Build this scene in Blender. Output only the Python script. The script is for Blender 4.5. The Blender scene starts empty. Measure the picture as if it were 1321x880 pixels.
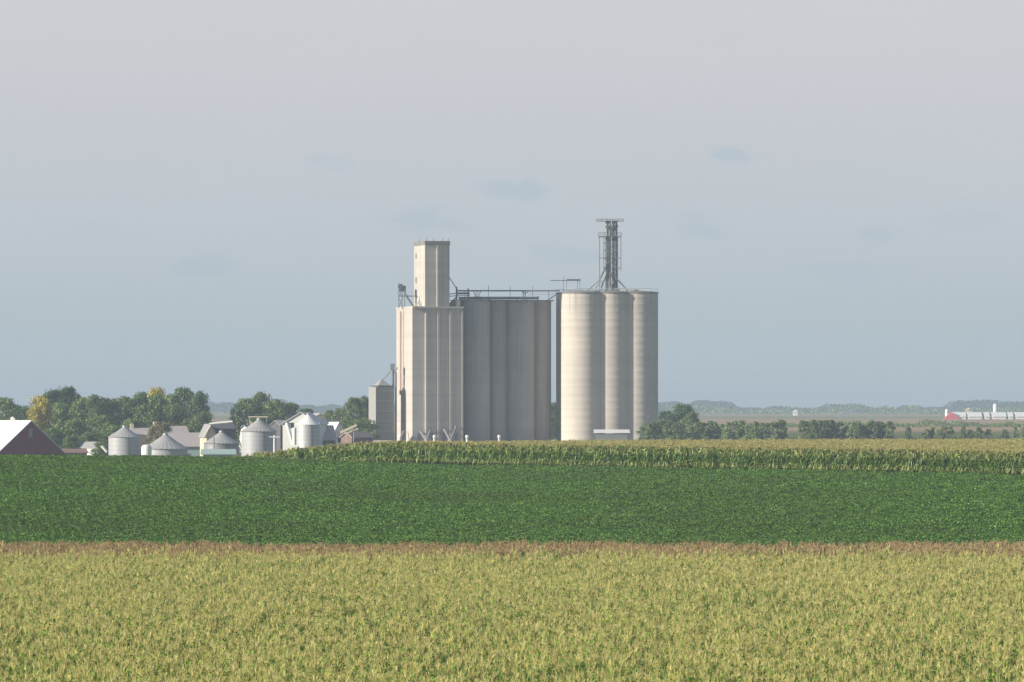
import bpy, math, random
import numpy as np
from mathutils import Vector, Matrix
R = math.radians
rng = random.Random(7)
S = bpy.context.scene

# ------------------------------------------------------------------ camera, world, sun, exposure
F = 6284.0            # focal length in photograph pixels (1321 wide)
EYE = 8.0             # eye height above the elevator yard
HOR = 530.0
def P(px, py, Y):
    return Vector(((px-660.5)/F*Y, Y, EYE+(HOR-py)/F*Y))
cam_d = bpy.data.cameras.new('camera'); cam = bpy.data.objects.new('camera', cam_d)
S.collection.objects.link(cam); S.camera = cam
cam_d.sensor_width = 36; cam_d.lens = 36*F/1321
cam_d.shift_y = (HOR-440)/1321
cam_d.clip_start = 1; cam_d.clip_end = 40000
cam.location = (0, 0, EYE); cam.rotation_euler = (R(90), 0, 0)
S.render.resolution_x = 1024; S.render.resolution_y = 682
S.view_settings.view_transform = 'Standard'; S.view_settings.look = 'None'
S.view_settings.exposure = 0.55; S.view_settings.gamma = 1
try:
    S.cycles.volume_bounces = 0
    S.cycles.max_bounces = 6; S.cycles.diffuse_bounces = 3; S.cycles.transmission_bounces = 3
    S.cycles.transparent_max_bounces = 8
except Exception: pass

SUN_EL = R(20); SUN_AZ = R(68.7)      # azimuth: angle from the direction towards the camera, to the left
to_sun = Vector((-math.sin(SUN_AZ)*math.cos(SUN_EL), -math.cos(SUN_AZ)*math.cos(SUN_EL), math.sin(SUN_EL)))
sd = bpy.data.lights.new('sun', 'SUN'); sd.energy = 5.0; sd.angle = R(0.6); sd.color = (1.0, 0.91, 0.77)
sun = bpy.data.objects.new('sun', sd); S.collection.objects.link(sun)
sun.rotation_euler = (-to_sun).to_track_quat('-Z', 'Y').to_euler(); sun.location = (-200, 0, 200)

W = bpy.data.worlds.new('World'); S.world = W; W.use_nodes = True
nt = W.node_tree; nt.nodes.clear()
def N(nt, t, **kw):
    n = nt.nodes.new(t)
    for k, v in kw.items(): setattr(n, k, v)
    return n
def link(nt, a, b): nt.links.new(a, b)
def M_(nt, op, a, b=None, c=None, clamp=False):
    n = N(nt, 'ShaderNodeMath', operation=op); n.use_clamp = clamp
    for i, v in enumerate((a, b, c)):
        if v is None: continue
        if isinstance(v, (int, float)): n.inputs[i].default_value = v
        else: link(nt, v, n.inputs[i])
    return n.outputs[0]
def ramp(nt, fac, stops, interp='LINEAR'):
    n = N(nt, 'ShaderNodeValToRGB'); cr = n.color_ramp; cr.interpolation = interp
    while len(cr.elements) < len(stops): cr.elements.new(0.5)
    for e, (p, c) in zip(cr.elements, stops):
        e.position = p; e.color = (c[0], c[1], c[2], 1) if not isinstance(c, (int, float)) else (c, c, c, 1)
    link(nt, fac, n.inputs[0]); return n.outputs[0]
def mixc(nt, f, a, b, bt='MIX'):
    n = N(nt, 'ShaderNodeMix', data_type='RGBA', blend_type=bt)
    for s, v in ((n.inputs[0], f), (n.inputs[6], a), (n.inputs[7], b)):
        if isinstance(v, (int, float)): s.default_value = v
        elif isinstance(v, (tuple, list)): s.default_value = (*v[:3], 1)
        else: link(nt, v, s)
    return n.outputs[2]
sky = N(nt, 'ShaderNodeTexSky', sky_type='NISHITA'); sky.sun_disc = False
sky.sun_elevation = SUN_EL
sky.sun_rotation = math.atan2(to_sun.x, to_sun.y)
sky.air_density = 1.2; sky.dust_density = 2.0; sky.ozone_density = 1.5
tc = N(nt, 'ShaderNodeTexCoord'); sp = N(nt, 'ShaderNodeSeparateXYZ'); link(nt, tc.outputs['Generated'], sp.inputs[0])
zz = sp.outputs[2]
# thin veil of high cloud: grey lavender overhead of the view, bluer and thinner towards the horizon
el = M_(nt, 'MULTIPLY', zz, 5.0, clamp=True)
veil = ramp(nt, el, [(0.0, (.42,.495,.525)), (0.08, (.385,.455,.492)), (0.2, (.440,.478,.522)), (0.33, (.482,.488,.527)),
                     (0.45, (.515,.50,.53)), (0.75, (.30,.33,.39)), (1.0, (.17,.21,.28))])
# broad soft unevenness
mp = N(nt, 'ShaderNodeMapping'); mp.inputs['Scale'].default_value = (6, 6, 30); link(nt, tc.outputs['Generated'], mp.inputs[0])
nz = N(nt, 'ShaderNodeTexNoise'); nz.inputs['Scale'].default_value = 1.0; nz.inputs['Detail'].default_value = 6; nz.inputs['Roughness'].default_value = .6
link(nt, mp.outputs[0], nz.inputs['Vector'])
un = M_(nt, 'MULTIPLY_ADD', M_(nt, 'SUBTRACT', nz.outputs[0], .5), .10, 1.0)
cc = N(nt, 'ShaderNodeCombineXYZ'); [link(nt, un, cc.inputs[i]) for i in range(3)]
veil = mixc(nt, 1.0, veil, cc.outputs[0], 'MULTIPLY')
# small bluish cloud wisps low in the sky
tx = M_(nt, 'DIVIDE', sp.outputs[0], M_(nt, 'MAXIMUM', sp.outputs[1], .01))
tz = M_(nt, 'DIVIDE', sp.outputs[2], M_(nt, 'MAXIMUM', sp.outputs[1], .01))
mp2 = N(nt, 'ShaderNodeMapping'); mp2.inputs['Scale'].default_value = (90, 90, 260); link(nt, tc.outputs['Generated'], mp2.inputs[0])
nz2 = N(nt, 'ShaderNodeTexNoise'); nz2.inputs['Scale'].default_value = 1.0; nz2.inputs['Detail'].default_value = 5; link(nt, mp2.outputs[0], nz2.inputs['Vector'])
wob = M_(nt, 'SUBTRACT', nz2.outputs[0], .5)
acc = None
for (cx, cy, rx, ry, st) in [(937,197,34,15,1.0),(650,246,62,18,.9),(552,286,58,20,.75),(275,342,50,20,.55),(908,292,55,18,.65),
                             (1122,301,44,14,.6),(735,330,60,18,.5),(1250,280,60,18,.4),(440,210,40,12,.35),(1090,350,80,16,.35),(110,300,70,16,.25)]:
    a = M_(nt, 'DIVIDE', M_(nt, 'SUBTRACT', tx, (cx-660.5)/F), rx/F)
    b = M_(nt, 'DIVIDE', M_(nt, 'SUBTRACT', tz, (HOR-cy)/F), ry/F)
    d = M_(nt, 'SQRT', M_(nt, 'ADD', M_(nt, 'MULTIPLY', a, a), M_(nt, 'MULTIPLY', b, b)))
    d = M_(nt, 'ADD', d, M_(nt, 'MULTIPLY', wob, 3.4))
    v = N(nt, 'ShaderNodeMapRange', interpolation_type='SMOOTHERSTEP'); link(nt, d, v.inputs[0])
    v.inputs[1].default_value = 1.15; v.inputs[2].default_value = 0.05; v.inputs[3].default_value = 0; v.inputs[4].default_value = st
    acc = v.outputs[0] if acc is None else M_(nt, 'MAXIMUM', acc, v.outputs[0])
veil = mixc(nt, M_(nt, 'MULTIPLY', acc, .48), veil, (.30,.40,.50))
veil10 = mixc(nt, 1.0, veil, (10, 10, 10), 'MULTIPLY')
veil10.node.clamp_result = False
fin = mixc(nt, .90, sky.outputs[0], veil10)
bg = N(nt, 'ShaderNodeBackground'); link(nt, fin, bg.inputs[0]); bg.inputs[1].default_value = 0.089
out = N(nt, 'ShaderNodeOutputWorld'); link(nt, bg.outputs[0], out.inputs[0])

# ------------------------------------------------------------------ tagging and mesh helpers
def tag(o, label=None, cat=None, group=None, kind=None):
    if label: o['label'] = label
    if cat: o['category'] = cat
    if group: o['group'] = group
    if kind: o['kind'] = kind
    return o
def empty(name, loc, rz=0.0, **k):
    o = bpy.data.objects.new(name, None); S.collection.objects.link(o)
    o.location = loc; o.rotation_euler = (0, 0, rz); o.empty_display_size = 0.5
    tag(o, **k); return o
class MB:
    """collects shapes in WORLD or local coordinates, then builds one mesh object"""
    def __init__(s): s.v = []; s.f = []; s.sm = []
    def add(s, vs, fs, smooth=False):
        b = len(s.v); s.v += [tuple(x) for x in vs]; s.f += [tuple(b+i for i in f) for f in fs]; s.sm += [smooth]*len(fs)
    def box(s, c, d, ax=None):
        X, Yv, Z = ax or (Vector((1,0,0)), Vector((0,1,0)), Vector((0,0,1)))
        c = Vector(c); h = [x/2 for x in d]
        vs = [c+X*(h[0]*i)+Yv*(h[1]*j)+Z*(h[2]*k) for k in (-1,1) for j in (-1,1) for i in (-1,1)]
        s.add(vs, [(0,2,3,1),(4,5,7,6),(0,1,5,4),(2,6,7,3),(0,4,6,2),(1,3,7,5)]); return s
    def bar(s, p, q, w, h=None):
        p = Vector(p); q = Vector(q); Z = q-p; L = Z.length; Z = Z/L
        up = Vector((0,1,0)) if abs(Z.y) < .9 else Vector((0,0,1))
        X = up.cross(Z).normalized(); Yv = Z.cross(X)
        return s.box((p+q)/2, (w, h or w, L), (X, Yv, Z))
    def tube(s, p, q, r, n=8, r2=None, cap=True):
        p = Vector(p); q = Vector(q); Z = (q-p).normalized()
        up = Vector((0,1,0)) if abs(Z.y) < .9 else Vector((0,0,1))
        X = up.cross(Z).normalized(); Yv = Z.cross(X); r2 = r if r2 is None else r2
        vs = []
        for c, rr in ((p, r), (q, r2)):
            vs += [c+(X*math.cos(2*math.pi*i/n)+Yv*math.sin(2*math.pi*i/n))*rr for i in range(n)]
        s.add(vs, [(i, (i+1) % n, n+(i+1) % n, n+i) for i in range(n)], n > 6)
        if cap: s.add(vs[:n], [tuple(range(n))[::-1]]); s.add(vs[n:], [tuple(range(n))])
        return s
    def lathe(s, c, prof, n=48, smooth=True):
        c = Vector(c); vs = []; fs = []
        for (r, z) in prof:
            vs += [c+Vector((r*math.cos(2*math.pi*i/n), r*math.sin(2*math.pi*i/n), z)) for i in range(n)]
        for k in range(len(prof)-1):
            for i in range(n):
                fs.append((k*n+i, k*n+(i+1) % n, (k+1)*n+(i+1) % n, (k+1)*n+i))
        s.add(vs, fs, smooth); return s
    def disc(s, c, r, n=48, up=True):
        c = Vector(c); vs = [c+Vector((r*math.cos(2*math.pi*i/n), r*math.sin(2*math.pi*i/n), 0)) for i in range(n)]
        s.add(vs, [tuple(range(n)) if up else tuple(range(n))[::-1]]); return s
    def poly(s, vs, fs, smooth=False): s.add([Vector(v) for v in vs], fs, smooth); return s
    def build(s, name, mat, parent=None, world=True, **k):
        me = bpy.data.meshes.new(name)
        vs = s.v
        if parent is not None and world:
            Mi = (Matrix.Translation(parent.location) @ parent.rotation_euler.to_matrix().to_4x4()).inverted()
            if parent.parent: raise ValueError
            vs = [tuple(Mi @ Vector(v)) for v in vs]
        me.from_pydata(vs, [], s.f); me.polygons.foreach_set('use_smooth', s.sm); me.update()
        for m in (mat if isinstance(mat, (list, tuple)) else [mat]): me.materials.append(m)
        o = bpy.data.objects.new(name, me); S.collection.objects.link(o)
        if parent is not None: o.parent = parent
        tag(o, **k); return o
def sub(name, mb, mat, part, root):
    """a sub-part: mesh in world coordinates, child of a part that sits at its root's origin"""
    Mi = (Matrix.Translation(root.location) @ root.rotation_euler.to_matrix().to_4x4()).inverted()
    mb.v = [tuple(Mi @ Vector(v)) for v in mb.v]
    return mb.build(name, mat, part, world=False)

# ------------------------------------------------------------------ materials
def new_mat(name):
    m = bpy.data.materials.new(name); m.use_nodes = True
    n = m.node_tree; b = n.nodes['Principled BSDF']; return m, n, b
def geo_pos(n): return N(n, 'ShaderNodeNewGeometry').outputs['Position']
def noise(n, vec, scale, detail=4, rough=.5, stretch=None):
    t = N(n, 'ShaderNodeTexNoise'); t.inputs['Scale'].default_value = scale; t.inputs['Detail'].default_value = detail
    t.inputs['Roughness'].default_value = rough
    if stretch:
        mp = N(n, 'ShaderNodeMapping'); mp.inputs['Scale'].default_value = stretch; link(n, vec, mp.inputs[0]); vec = mp.outputs[0]
    link(n, vec, t.inputs['Vector']); return t.outputs[0]
def mul(n, col, fac): 
    c = N(n, 'ShaderNodeCombineXYZ'); [link(n, fac, c.inputs[i]) for i in range(3)]
    return mixc(n, 1.0, col, c.outputs[0], 'MULTIPLY')
def plain(name, col, rough=.6, metal=0.0, var=.12, sc=1.5):
    m, n, b = new_mat(name); p = geo_pos(n)
    f = M_(n, 'MULTIPLY_ADD', noise(n, p, sc), var*2, 1-var)
    link(n, mul(n, col, f), b.inputs['Base Color']); b.inputs['Roughness'].default_value = rough; b.inputs['Metallic'].default_value = metal
    return m
def concrete(name, col, lift=.05, streak=.10, blotch=.10):
    m, n, b = new_mat(name); p = geo_pos(n)
    s1 = noise(n, p, 1.0, 5, .6, (1.1, 1.1, .05))        # vertical weather streaks
    s2 = noise(n, p, 1.0, 3, .5, (.02, .02, .55))        # pour lifts, horizontal bands
    s3 = noise(n, p, .13, 5, .6)
    s4 = noise(n, p, 1.0, 2, .5, (.01, .01, 2.2))
    f = M_(n, 'ADD', M_(n, 'MULTIPLY_ADD', M_(n, 'SUBTRACT', s1, .5), streak*2, 1.0),
           M_(n, 'ADD', M_(n, 'MULTIPLY', M_(n, 'SUBTRACT', s2, .5), lift*4), M_(n, 'MULTIPLY', M_(n, 'SUBTRACT', s3, .5), blotch*2)))
    f = M_(n, 'ADD', f, M_(n, 'MULTIPLY', M_(n, 'SUBTRACT', s4, .5), lift*2))
    sx = N(n, 'ShaderNodeSeparateXYZ'); link(n, p, sx.inputs[0])
    s5 = noise(n, p, 1.0, 3, .7, (1.6, 1.6, .03))
    down = N(n, 'ShaderNodeMapRange'); link(n, sx.outputs[2], down.inputs[0]); down.inputs[1].default_value = 24; down.inputs[2].default_value = 38
    st = M_(n, 'MULTIPLY', M_(n, 'MULTIPLY', M_(n, 'SUBTRACT', s5, .52, clamp=True), 2.2), down.outputs[0])
    f = M_(n, 'MULTIPLY', f, M_(n, 'SUBTRACT', 1.0, M_(n, 'MINIMUM', st, .3)))
    link(n, mul(n, col, f), b.inputs['Base Color']); b.inputs['Roughness'].default_value = .9
    b.inputs['Specular IOR Level'].default_value = .2
    bp = N(n, 'ShaderNodeBump'); bp.inputs['Strength'].default_value = .25; bp.inputs['Distance'].default_value = .15
    link(n, s2, bp.inputs['Height']); link(n, bp.outputs[0], b.inputs['Normal'])
    return m
def corrugated(name, col, vert=True, metal=.25, rough=.5, period=.9):
    m, n, b = new_mat(name); p = geo_pos(n)
    sp = N(n, 'ShaderNodeSeparateXYZ'); link(n, p, sp.inputs[0])
    ring = M_(n, 'SINE', M_(n, 'MULTIPLY', sp.outputs[2], 2*math.pi/period))
    s1 = noise(n, p, 1.0, 4, .6, (.9, .9, .12)); s2 = noise(n, p, .5, 4)
    f = M_(n, 'MULTIPLY_ADD', ring, .05, 1.0)
    f = M_(n, 'ADD', f, M_(n, 'ADD', M_(n, 'MULTIPLY', M_(n, 'SUBTRACT', s1, .5), .22), M_(n, 'MULTIPLY', M_(n, 'SUBTRACT', s2, .5), .16)))
    link(n, mul(n, col, f), b.inputs['Base Color']); b.inputs['Roughness'].default_value = rough; b.inputs['Metallic'].default_value = metal
    bp = N(n, 'ShaderNodeBump'); bp.inputs['Strength'].default_value = .15; bp.inputs['Distance'].default_value = .02
    link(n, ring, bp.inputs['Height']); link(n, bp.outputs[0], b.inputs['Normal'])
    return m
def leafmat(name, cols, rough=.55, trans=.25, island=True, spec=.3, patch=None, psc=.05):
    """cols: list of (pos, colour) by random per leaf; patch: colour drifting in over the field by world noise"""
    m, n, b = new_mat(name); g = N(n, 'ShaderNodeNewGeometry'); oi = N(n, 'ShaderNodeObjectInfo')
    r = g.outputs['Random Per Island'] if island else oi.outputs['Random']
    c = ramp(n, r, cols)
    ov = M_(n, 'MULTIPLY_ADD', oi.outputs['Random'], .35, .82)
    c = mul(n, c, ov)
    if patch:
        nn = noise(n, g.outputs['Position'], psc, 4, .6)
        c = mixc(n, ramp(n, nn, [(.42, 0.0), (.62, 1.0)]), c, patch)
    link(n, c, b.inputs['Base Color']); b.inputs['Roughness'].default_value = rough; b.inputs['Specular IOR Level'].default_value = spec
    tr = N(n, 'ShaderNodeBsdfTranslucent'); link(n, c, tr.inputs[0])
    mx = N(n, 'ShaderNodeMixShader'); mx.inputs[0].default_value = trans
    link(n, b.outputs[0], mx.inputs[1]); link(n, tr.outputs[0], mx.inputs[2])
    link(n, mx.outputs[0], n.nodes['Material Output'].inputs[0]); return m

m_conc = concrete('concrete_headhouse', (.49,.46,.42), .075, .17, .15)
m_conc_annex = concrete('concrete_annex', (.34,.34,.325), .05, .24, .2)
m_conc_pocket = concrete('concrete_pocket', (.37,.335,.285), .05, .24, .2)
m_conc_silo = concrete('concrete_silo', (.525,.485,.43), .055, .10, .12)
m_slab = concrete('roof_slab', (.22,.21,.20))
m_band = concrete('dark_band', (.30,.275,.245))
m_steel = plain('weathered_steel', (.11,.125,.14), .6, .3)
m_steel_light = plain('galvanised_steel', (.36,.38,.38), .5, .3)
m_steel_mid = plain('dull_steel', (.20,.225,.225), .55, .3)
m_bin = corrugated('galvanised_bin_wall', (.41,.42,.44), metal=.1)
m_bin_dull = corrugated('dull_bin_wall', (.28,.29,.31))
m_bin_new = corrugated('bright_bin_wall', (.52,.53,.54))
m_binroof = corrugated('bin_roof', (.43,.42,.41), period=.5)
m_dryer = corrugated('dryer_cladding', (.19,.195,.205), period=.7)
m_dryer_light = plain('dryer_trim', (.31,.31,.30))
m_white = plain('white_paint', (.80,.80,.78), .5, 0, .05)
m_white_roof = plain('white_metal_roof', (.80,.80,.80), .45, .0, .05)
m_cream = plain('cream_paint', (.62,.55,.42), .6)
m_red = plain('barn_red', (.23,.055,.075), .8, 0, .15)
m_rust = plain('rusty_duct', (.50,.39,.33), .7, 0, .15)
m_roof_pink = plain('faded_roof', (.42,.38,.37), .7)
m_roof_pale = plain('pale_metal_roof', (.62,.62,.62), .6)
m_roof_grey = plain('grey_roof', (.30,.30,.31), .6)
m_wall_dark = plain('dark_wall', (.10,.10,.11), .7)
m_wall_teal = plain('teal_wall', (.36,.48,.46), .6)
m_wall_tan = plain('tan_wall', (.42,.34,.28), .7)
m_wall_brown = plain('brick_wall', (.24,.15,.13), .8)
m_pinkend = plain('red_gable', (.62,.10,.12), .7)
m_window = plain('window_glass', (.03,.035,.04), .2)
m_trunk = plain('bark', (.12,.10,.08), .9)
m_wood = plain('pole_wood', (.30,.28,.25), .9)
m_gravel = plain('gravel', (.40,.37,.33), .95, 0, .2, .6)
m_grain = plain('grain_heap', (.47,.41,.33), .95, 0, .15, .8)

# ------------------------------------------------------------------ terrain
def ip(x, pts):
    return float(np.interp(x, [p[0] for p in pts], [p[1] for p in pts]))
YC = [(-400,587),(0,588),(330,590),(450,593.5),(600,598),(850,603),(1100,607),(1321,612),(1700,619)]
def edge_Y(px):      # distance of the front edge of the far corn, a straight line in plan
    k = (px-660.5)/F
    return (50.8+483)/(1+k)
def crest(px):
    Yl = edge_Y(px)
    Ya = ip(px, [(-400,500),(0,515),(330,528),(450,533),(600,538)])
    return Yl-1.0 if px > 600 else min(Ya, Yl-1)
def end_Y(px): return ip(px, [(200,590),(450,572),(600,578),(850,634),(1100,668),(1321,700),(1700,740)])
def smooth(t): t = max(0, min(1, t)); return t*t*(3-2*t)
def gz(px, Y):
    px = max(-400, min(1700, px))
    zc = EYE-(ip(px, YC)-HOR)*crest(px)/F-.62; Yc = crest(px)
    if Y <= 332: return -3.2
    if Y <= Yc:
        t = (Y-332)/(Yc-332)
        return -3.2+(zc+3.2)*(.8*t+.2*smooth(t))
    wl = 1-smooth((px-430)/180)
    zb = ip(px, [(0,-2.6),(300,-2.2),(440,-1.2),(500,-.1),(560,0),(850,0.0),(1000,.6),(1700,.8)])
    left = zc-(zc-zb)*smooth((Y-Yc)/75.0) if Y < Yc+75 else zb
    Ye = end_Y(px)
    right = zc if Y <= Ye else zc+(zb-zc)*smooth((Y-Ye)/250)
    z = left*wl+right*(1-wl)
    far = ip(Y, [(1400,-99),(1401,0)])
    if Y > 1400:
        zf = ip(Y, [(1400, z), (2800, 3.1), (5600, 5.2), (12000, 5.6)])
        z = zf
    return z
def gxy(X, Y): return gz(660.5+F*X/max(Y, 1), Y)
def ground_mesh():
    angs = [R(a) for a in list(range(-180, -12, 4))+[-12, -10, -8.5]]+[math.atan((p-660.5)/F) for p in range(-240, 1580, 20)]+[R(a) for a in [8.8, 10, 12]+list(range(14, 180, 4))]
    rad = [0.5, 40, 100, 200, 300, 332]+list(range(340, 760, 6))+list(range(760, 1450, 40))+[1600, 2000, 2500, 2800, 3300, 4000, 5000, 5600, 7000, 9000, 12000]
    vs = []; fs = []; n = len(angs)
    for r in rad:
        for a in angs:
            aa = max(-R(12), min(R(12), a)); px = 660.5+F*math.tan(aa)
            w = 1-smooth((abs(a)-R(20))/R(60))
            z = gz(px, r*math.cos(aa)); z0 = -3.2 if r < 600 else ip(r, [(600,-3.2),(1400,0),(2800,3.1),(12000,5.6)])
            vs.append((r*math.sin(a), r*math.cos(a), z*w+z0*(1-w)))
    for k in range(len(rad)-1):
        for i in range(n):
            j = (i+1) % n
            fs.append((k*n+i, k*n+j, (k+1)*n+j, (k+1)*n+i))
    mb = MB(); mb.add(vs, fs, True); return mb
mg, n, b = new_mat('ground'); p = geo_pos(n)
ln = N(n, 'ShaderNodeVectorMath', operation='LENGTH'); link(n, p, ln.inputs[0])
wobn = noise(n, p, .004, 3)
dist = M_(n, 'ADD', ln.outputs['Value'], M_(n, 'MULTIPLY', M_(n, 'SUBTRACT', wobn, .5), 160))
dd = M_(n, 'DIVIDE', dist, 8000, clamp=True)
c = ramp(n, dd, [(0, (.085,.060,.038)), (.062, (.075,.06,.035)), (.075, (.06,.10,.035)), (.14, (.10,.12,.05)), (.165, (.10,.14,.05)), (.20, (.17,.17,.09)), (.215, (.36,.26,.16)),
                 (.34, (.36,.27,.17)), (.36, (.26,.24,.14)), (.46, (.20,.22,.11)), (.5, (.33,.27,.16)), (.62, (.22,.24,.13)), (.7, (.30,.25,.15)), (1, (.2,.2,.12))])
nn = noise(n, p, .02, 6, .65); n3 = noise(n, p, .6, 4, .6)
f = M_(n, 'ADD', M_(n, 'MULTIPLY_ADD', nn, .35, .68), M_(n, 'MULTIPLY', n3, .3))
link(n, mul(n, c, f), b.inputs['Base Color']); b.inputs['Roughness'].default_value = 1; b.inputs['Specular IOR Level'].default_value = 0
ground_mesh().build('ground', mg, kind='structure')
# gravel yard round the elevator
mb = MB(); vs = []; fs = []; cols_ = list(range(395, 905, 15)); rows_ = list(range(1140, 1345, 12))
for Y in rows_:
    for px in cols_:
        X = (px-660.5)/F*Y
        vs.append((X, Y, gxy(X, Y)+.12))
for k in range(len(rows_)-1):
    for i in range(len(cols_)-1):
        a = k*len(cols_)+i; fs.append((a, a+1, a+1+len(cols_), a+len(cols_)))
mb.add(vs, fs, True); mb.build('gravel_yard', m_gravel, kind='structure')

# ------------------------------------------------------------------ field crops (uncountable: each field one object)
def collection_of(meshes, name):
    c = bpy.data.collections.new(name)
    for i, me in enumerate(meshes):
        c.objects.link(bpy.data.objects.new('%s_%02d' % (name, i), me))
    return c
def scatter(name, pts, rots, scl, idx, coll, label):
    me = bpy.data.meshes.new(name); me.from_pydata([tuple(p) for p in pts], [], [])
    a = me.attributes.new('rot', 'FLOAT_VECTOR', 'POINT'); a.data.foreach_set('vector', np.asarray(rots, dtype=np.float32).ravel())
    a = me.attributes.new('scl', 'FLOAT', 'POINT'); a.data.foreach_set('value', np.asarray(scl, dtype=np.float32))
    a = me.attributes.new('idx', 'INT', 'POINT'); a.data.foreach_set('value', np.asarray(idx, dtype=np.int32))
    o = bpy.data.objects.new(name, me); S.collection.objects.link(o)
    g = bpy.data.node_groups.new(name, 'GeometryNodeTree')
    g.interface.new_socket('Geometry', in_out='INPUT', socket_type='NodeSocketGeometry')
    g.interface.new_socket('Geometry', in_out='OUTPUT', socket_type='NodeSocketGeometry')
    gi = g.nodes.new('NodeGroupInput'); go = g.nodes.new('NodeGroupOutput')
    ci = g.nodes.new('GeometryNodeCollectionInfo'); ci.inputs['Collection'].default_value = coll
    ci.inputs['Separate Children'].default_value = True; ci.inputs['Reset Children'].default_value = True
    inst = g.nodes.new('GeometryNodeInstanceOnPoints'); inst.inputs['Pick Instance'].default_value = True
    def att(nm, dt):
        n = g.nodes.new('GeometryNodeInputNamedAttribute'); n.data_type = dt; n.inputs['Name'].default_value = nm
        return next(s for s in n.outputs if s.name == 'Attribute' and s.enabled)
    mp = g.nodes.new('GeometryNodeMeshToPoints')
    g.links.new(gi.outputs[0], mp.inputs[0]); g.links.new(mp.outputs[0], inst.inputs['Points'])
    g.links.new(ci.outputs[0], inst.inputs['Instance'])
    g.links.new(att('idx', 'INT'), inst.inputs['Instance Index'])
    er = g.nodes.new('FunctionNodeEulerToRotation'); g.links.new(att('rot', 'FLOAT_VECTOR'), er.inputs[0])
    g.links.new(er.outputs[0], inst.inputs['Rotation']); g.links.new(att('scl', 'FLOAT'), inst.inputs['Scale'])
    g.links.new(inst.outputs[0], go.inputs[0])
    md = o.modifiers.new('plants', 'NODES'); md.node_group = g
    tag(o, label, None, None, 'stuff'); return o

m_leaf_near = leafmat('corn_leaf_near', [(0, (.035,.10,.018)), (.3, (.14,.27,.045)), (.6, (.40,.50,.11)), (1, (.72,.73,.28))], trans=.35)
m_tas_near = leafmat('tassel_near', [(0, (.50,.48,.18)), (.5, (.74,.69,.31)), (1, (.90,.84,.48))], trans=.4, spec=.1)
m_tas_red = leafmat('tassel_red', [(0, (.38,.28,.16)), (.5, (.58,.44,.26)), (1, (.82,.66,.42))], trans=.2, spec=.1)
m_leaf_far = leafmat('corn_leaf_far', [(0, (.05,.12,.022)), (.4, (.15,.27,.05)), (.75, (.30,.42,.10)), (1, (.58,.60,.25))], rough=.35, trans=.3, spec=.6)
m_tas_far = leafmat('tassel_far', [(0, (.42,.37,.16)), (.5, (.56,.50,.23)), (1, (.68,.62,.32))], trans=.2, spec=.1)
m_soy = leafmat('soy_leaf', [(0, (.055,.14,.014)), (.5, (.095,.215,.022)), (.85, (.14,.29,.040)), (.95, (.20,.33,.07)), (1, (.50,.58,.26))], patch=(.105,.19,.03), psc=.035, rough=.42, trans=.2, spec=.45)

m_stalk = plain('corn_stalk', (.13,.20,.06), .7)
def corn_plant(r, height=2.35, leaves=9, lw=.085, tas=.38, upright=0.0, droop=.42, twist=.6, spread=.5, vary=0.0, low=.22, topL=.48, mats=None, tw=.022):
    v = []; f = []; mi = []; sm = []
    def quadstrip(pts, wid, side, m):
        b = len(v)
        for p, w in zip(pts, wid):
            v.append(tuple(p-side*w)); v.append(tuple(p+side*w))
        for i in range(len(pts)-1):
            f.append((b+2*i, b+2*i+1, b+2*i+3, b+2*i+2)); mi.append(m)
    hs = height-tas*.95
    for a in (0, math.pi/2):
        quadstrip([Vector((0,0,0)), Vector((0,0,hs))], [.016, .010], Vector((math.cos(a), math.sin(a), 0)), 2)
    plane = r.uniform(0, math.pi)
    for k in range(leaves):
        t = low+(.98-low)*(k+.5)/leaves; z0 = hs*t
        a = plane+(k % 2)*math.pi+r.uniform(-spread, spread)
        L = (.75 if t < .75 else topL)*r.uniform(.8, 1.15); d = Vector((math.cos(a), math.sin(a), 0)); s = Vector((-math.sin(a), math.cos(a), 0))
        up = r.uniform(.55, 1.1)+(upright*r.random() if t > .7 else 0)
        p0 = Vector((0,0,z0)); p1 = p0+d*(L*.33)+Vector((0,0,L*.36*up)); p2 = p0+d*(L*.68)+Vector((0,0,L*.36*up-.02)); p3 = p0+d*(L*.95)+Vector((0,0,L*(.36*up-droop+r.uniform(-vary, vary))))
        w = lw*.5*r.uniform(.8, 1.15)
        tw_ = s*math.cos(.5)+Vector((0,0,math.sin(r.uniform(-twist,twist))))
        quadstrip([p0, p1, p2, p3], [w*.6, w, w*.8, w*.12], tw_.normalized(), 0)
    top = Vector((0,0,hs))
    nb = r.randint(6, 9)
    for k in range(nb):
        a = r.uniform(0, 2*math.pi); lean = r.uniform(.15, .5) if k else .04
        L = tas*(1.0 if k == 0 else r.uniform(.55, .85)); d = Vector((math.cos(a)*math.sin(lean), math.sin(a)*math.sin(lean), math.cos(lean)))
        q0 = top+Vector((0,0,0 if k else -.05)); q1 = q0+d*L*.6; q2 = q0+d*L+Vector((d.x*.1, d.y*.1, -.05*(k > 0)))
        for s in (Vector((1,0,0)), Vector((0,1,0))):
            quadstrip([q0, q1, q2], [tw*.5, tw*.62, tw*.25], s, 1)
    me = bpy.data.meshes.new('corn_plant'); me.from_pydata(v, [], f)
    me.polygons.foreach_set('material_index', mi)
    for m in (*mats, m_stalk): me.materials.append(m)
    me.update(); return me
r1 = random.Random(3)
near = [corn_plant(r1, r1.uniform(2.2, 2.58), 12, .09, .43, upright=1.0, topL=.42, mats=(m_leaf_near, m_tas_near), tw=(.024 if i_ < 7 else .006)) for i_ in range(8)]
redd = [corn_plant(r1, r1.uniform(2.3, 2.5), 8, .08, .50, mats=(m_leaf_near, m_tas_red), tw=.036) for _ in range(4)]
cn = collection_of(near+redd, 'corn_near')
nr = np.random.RandomState(5)
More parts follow.
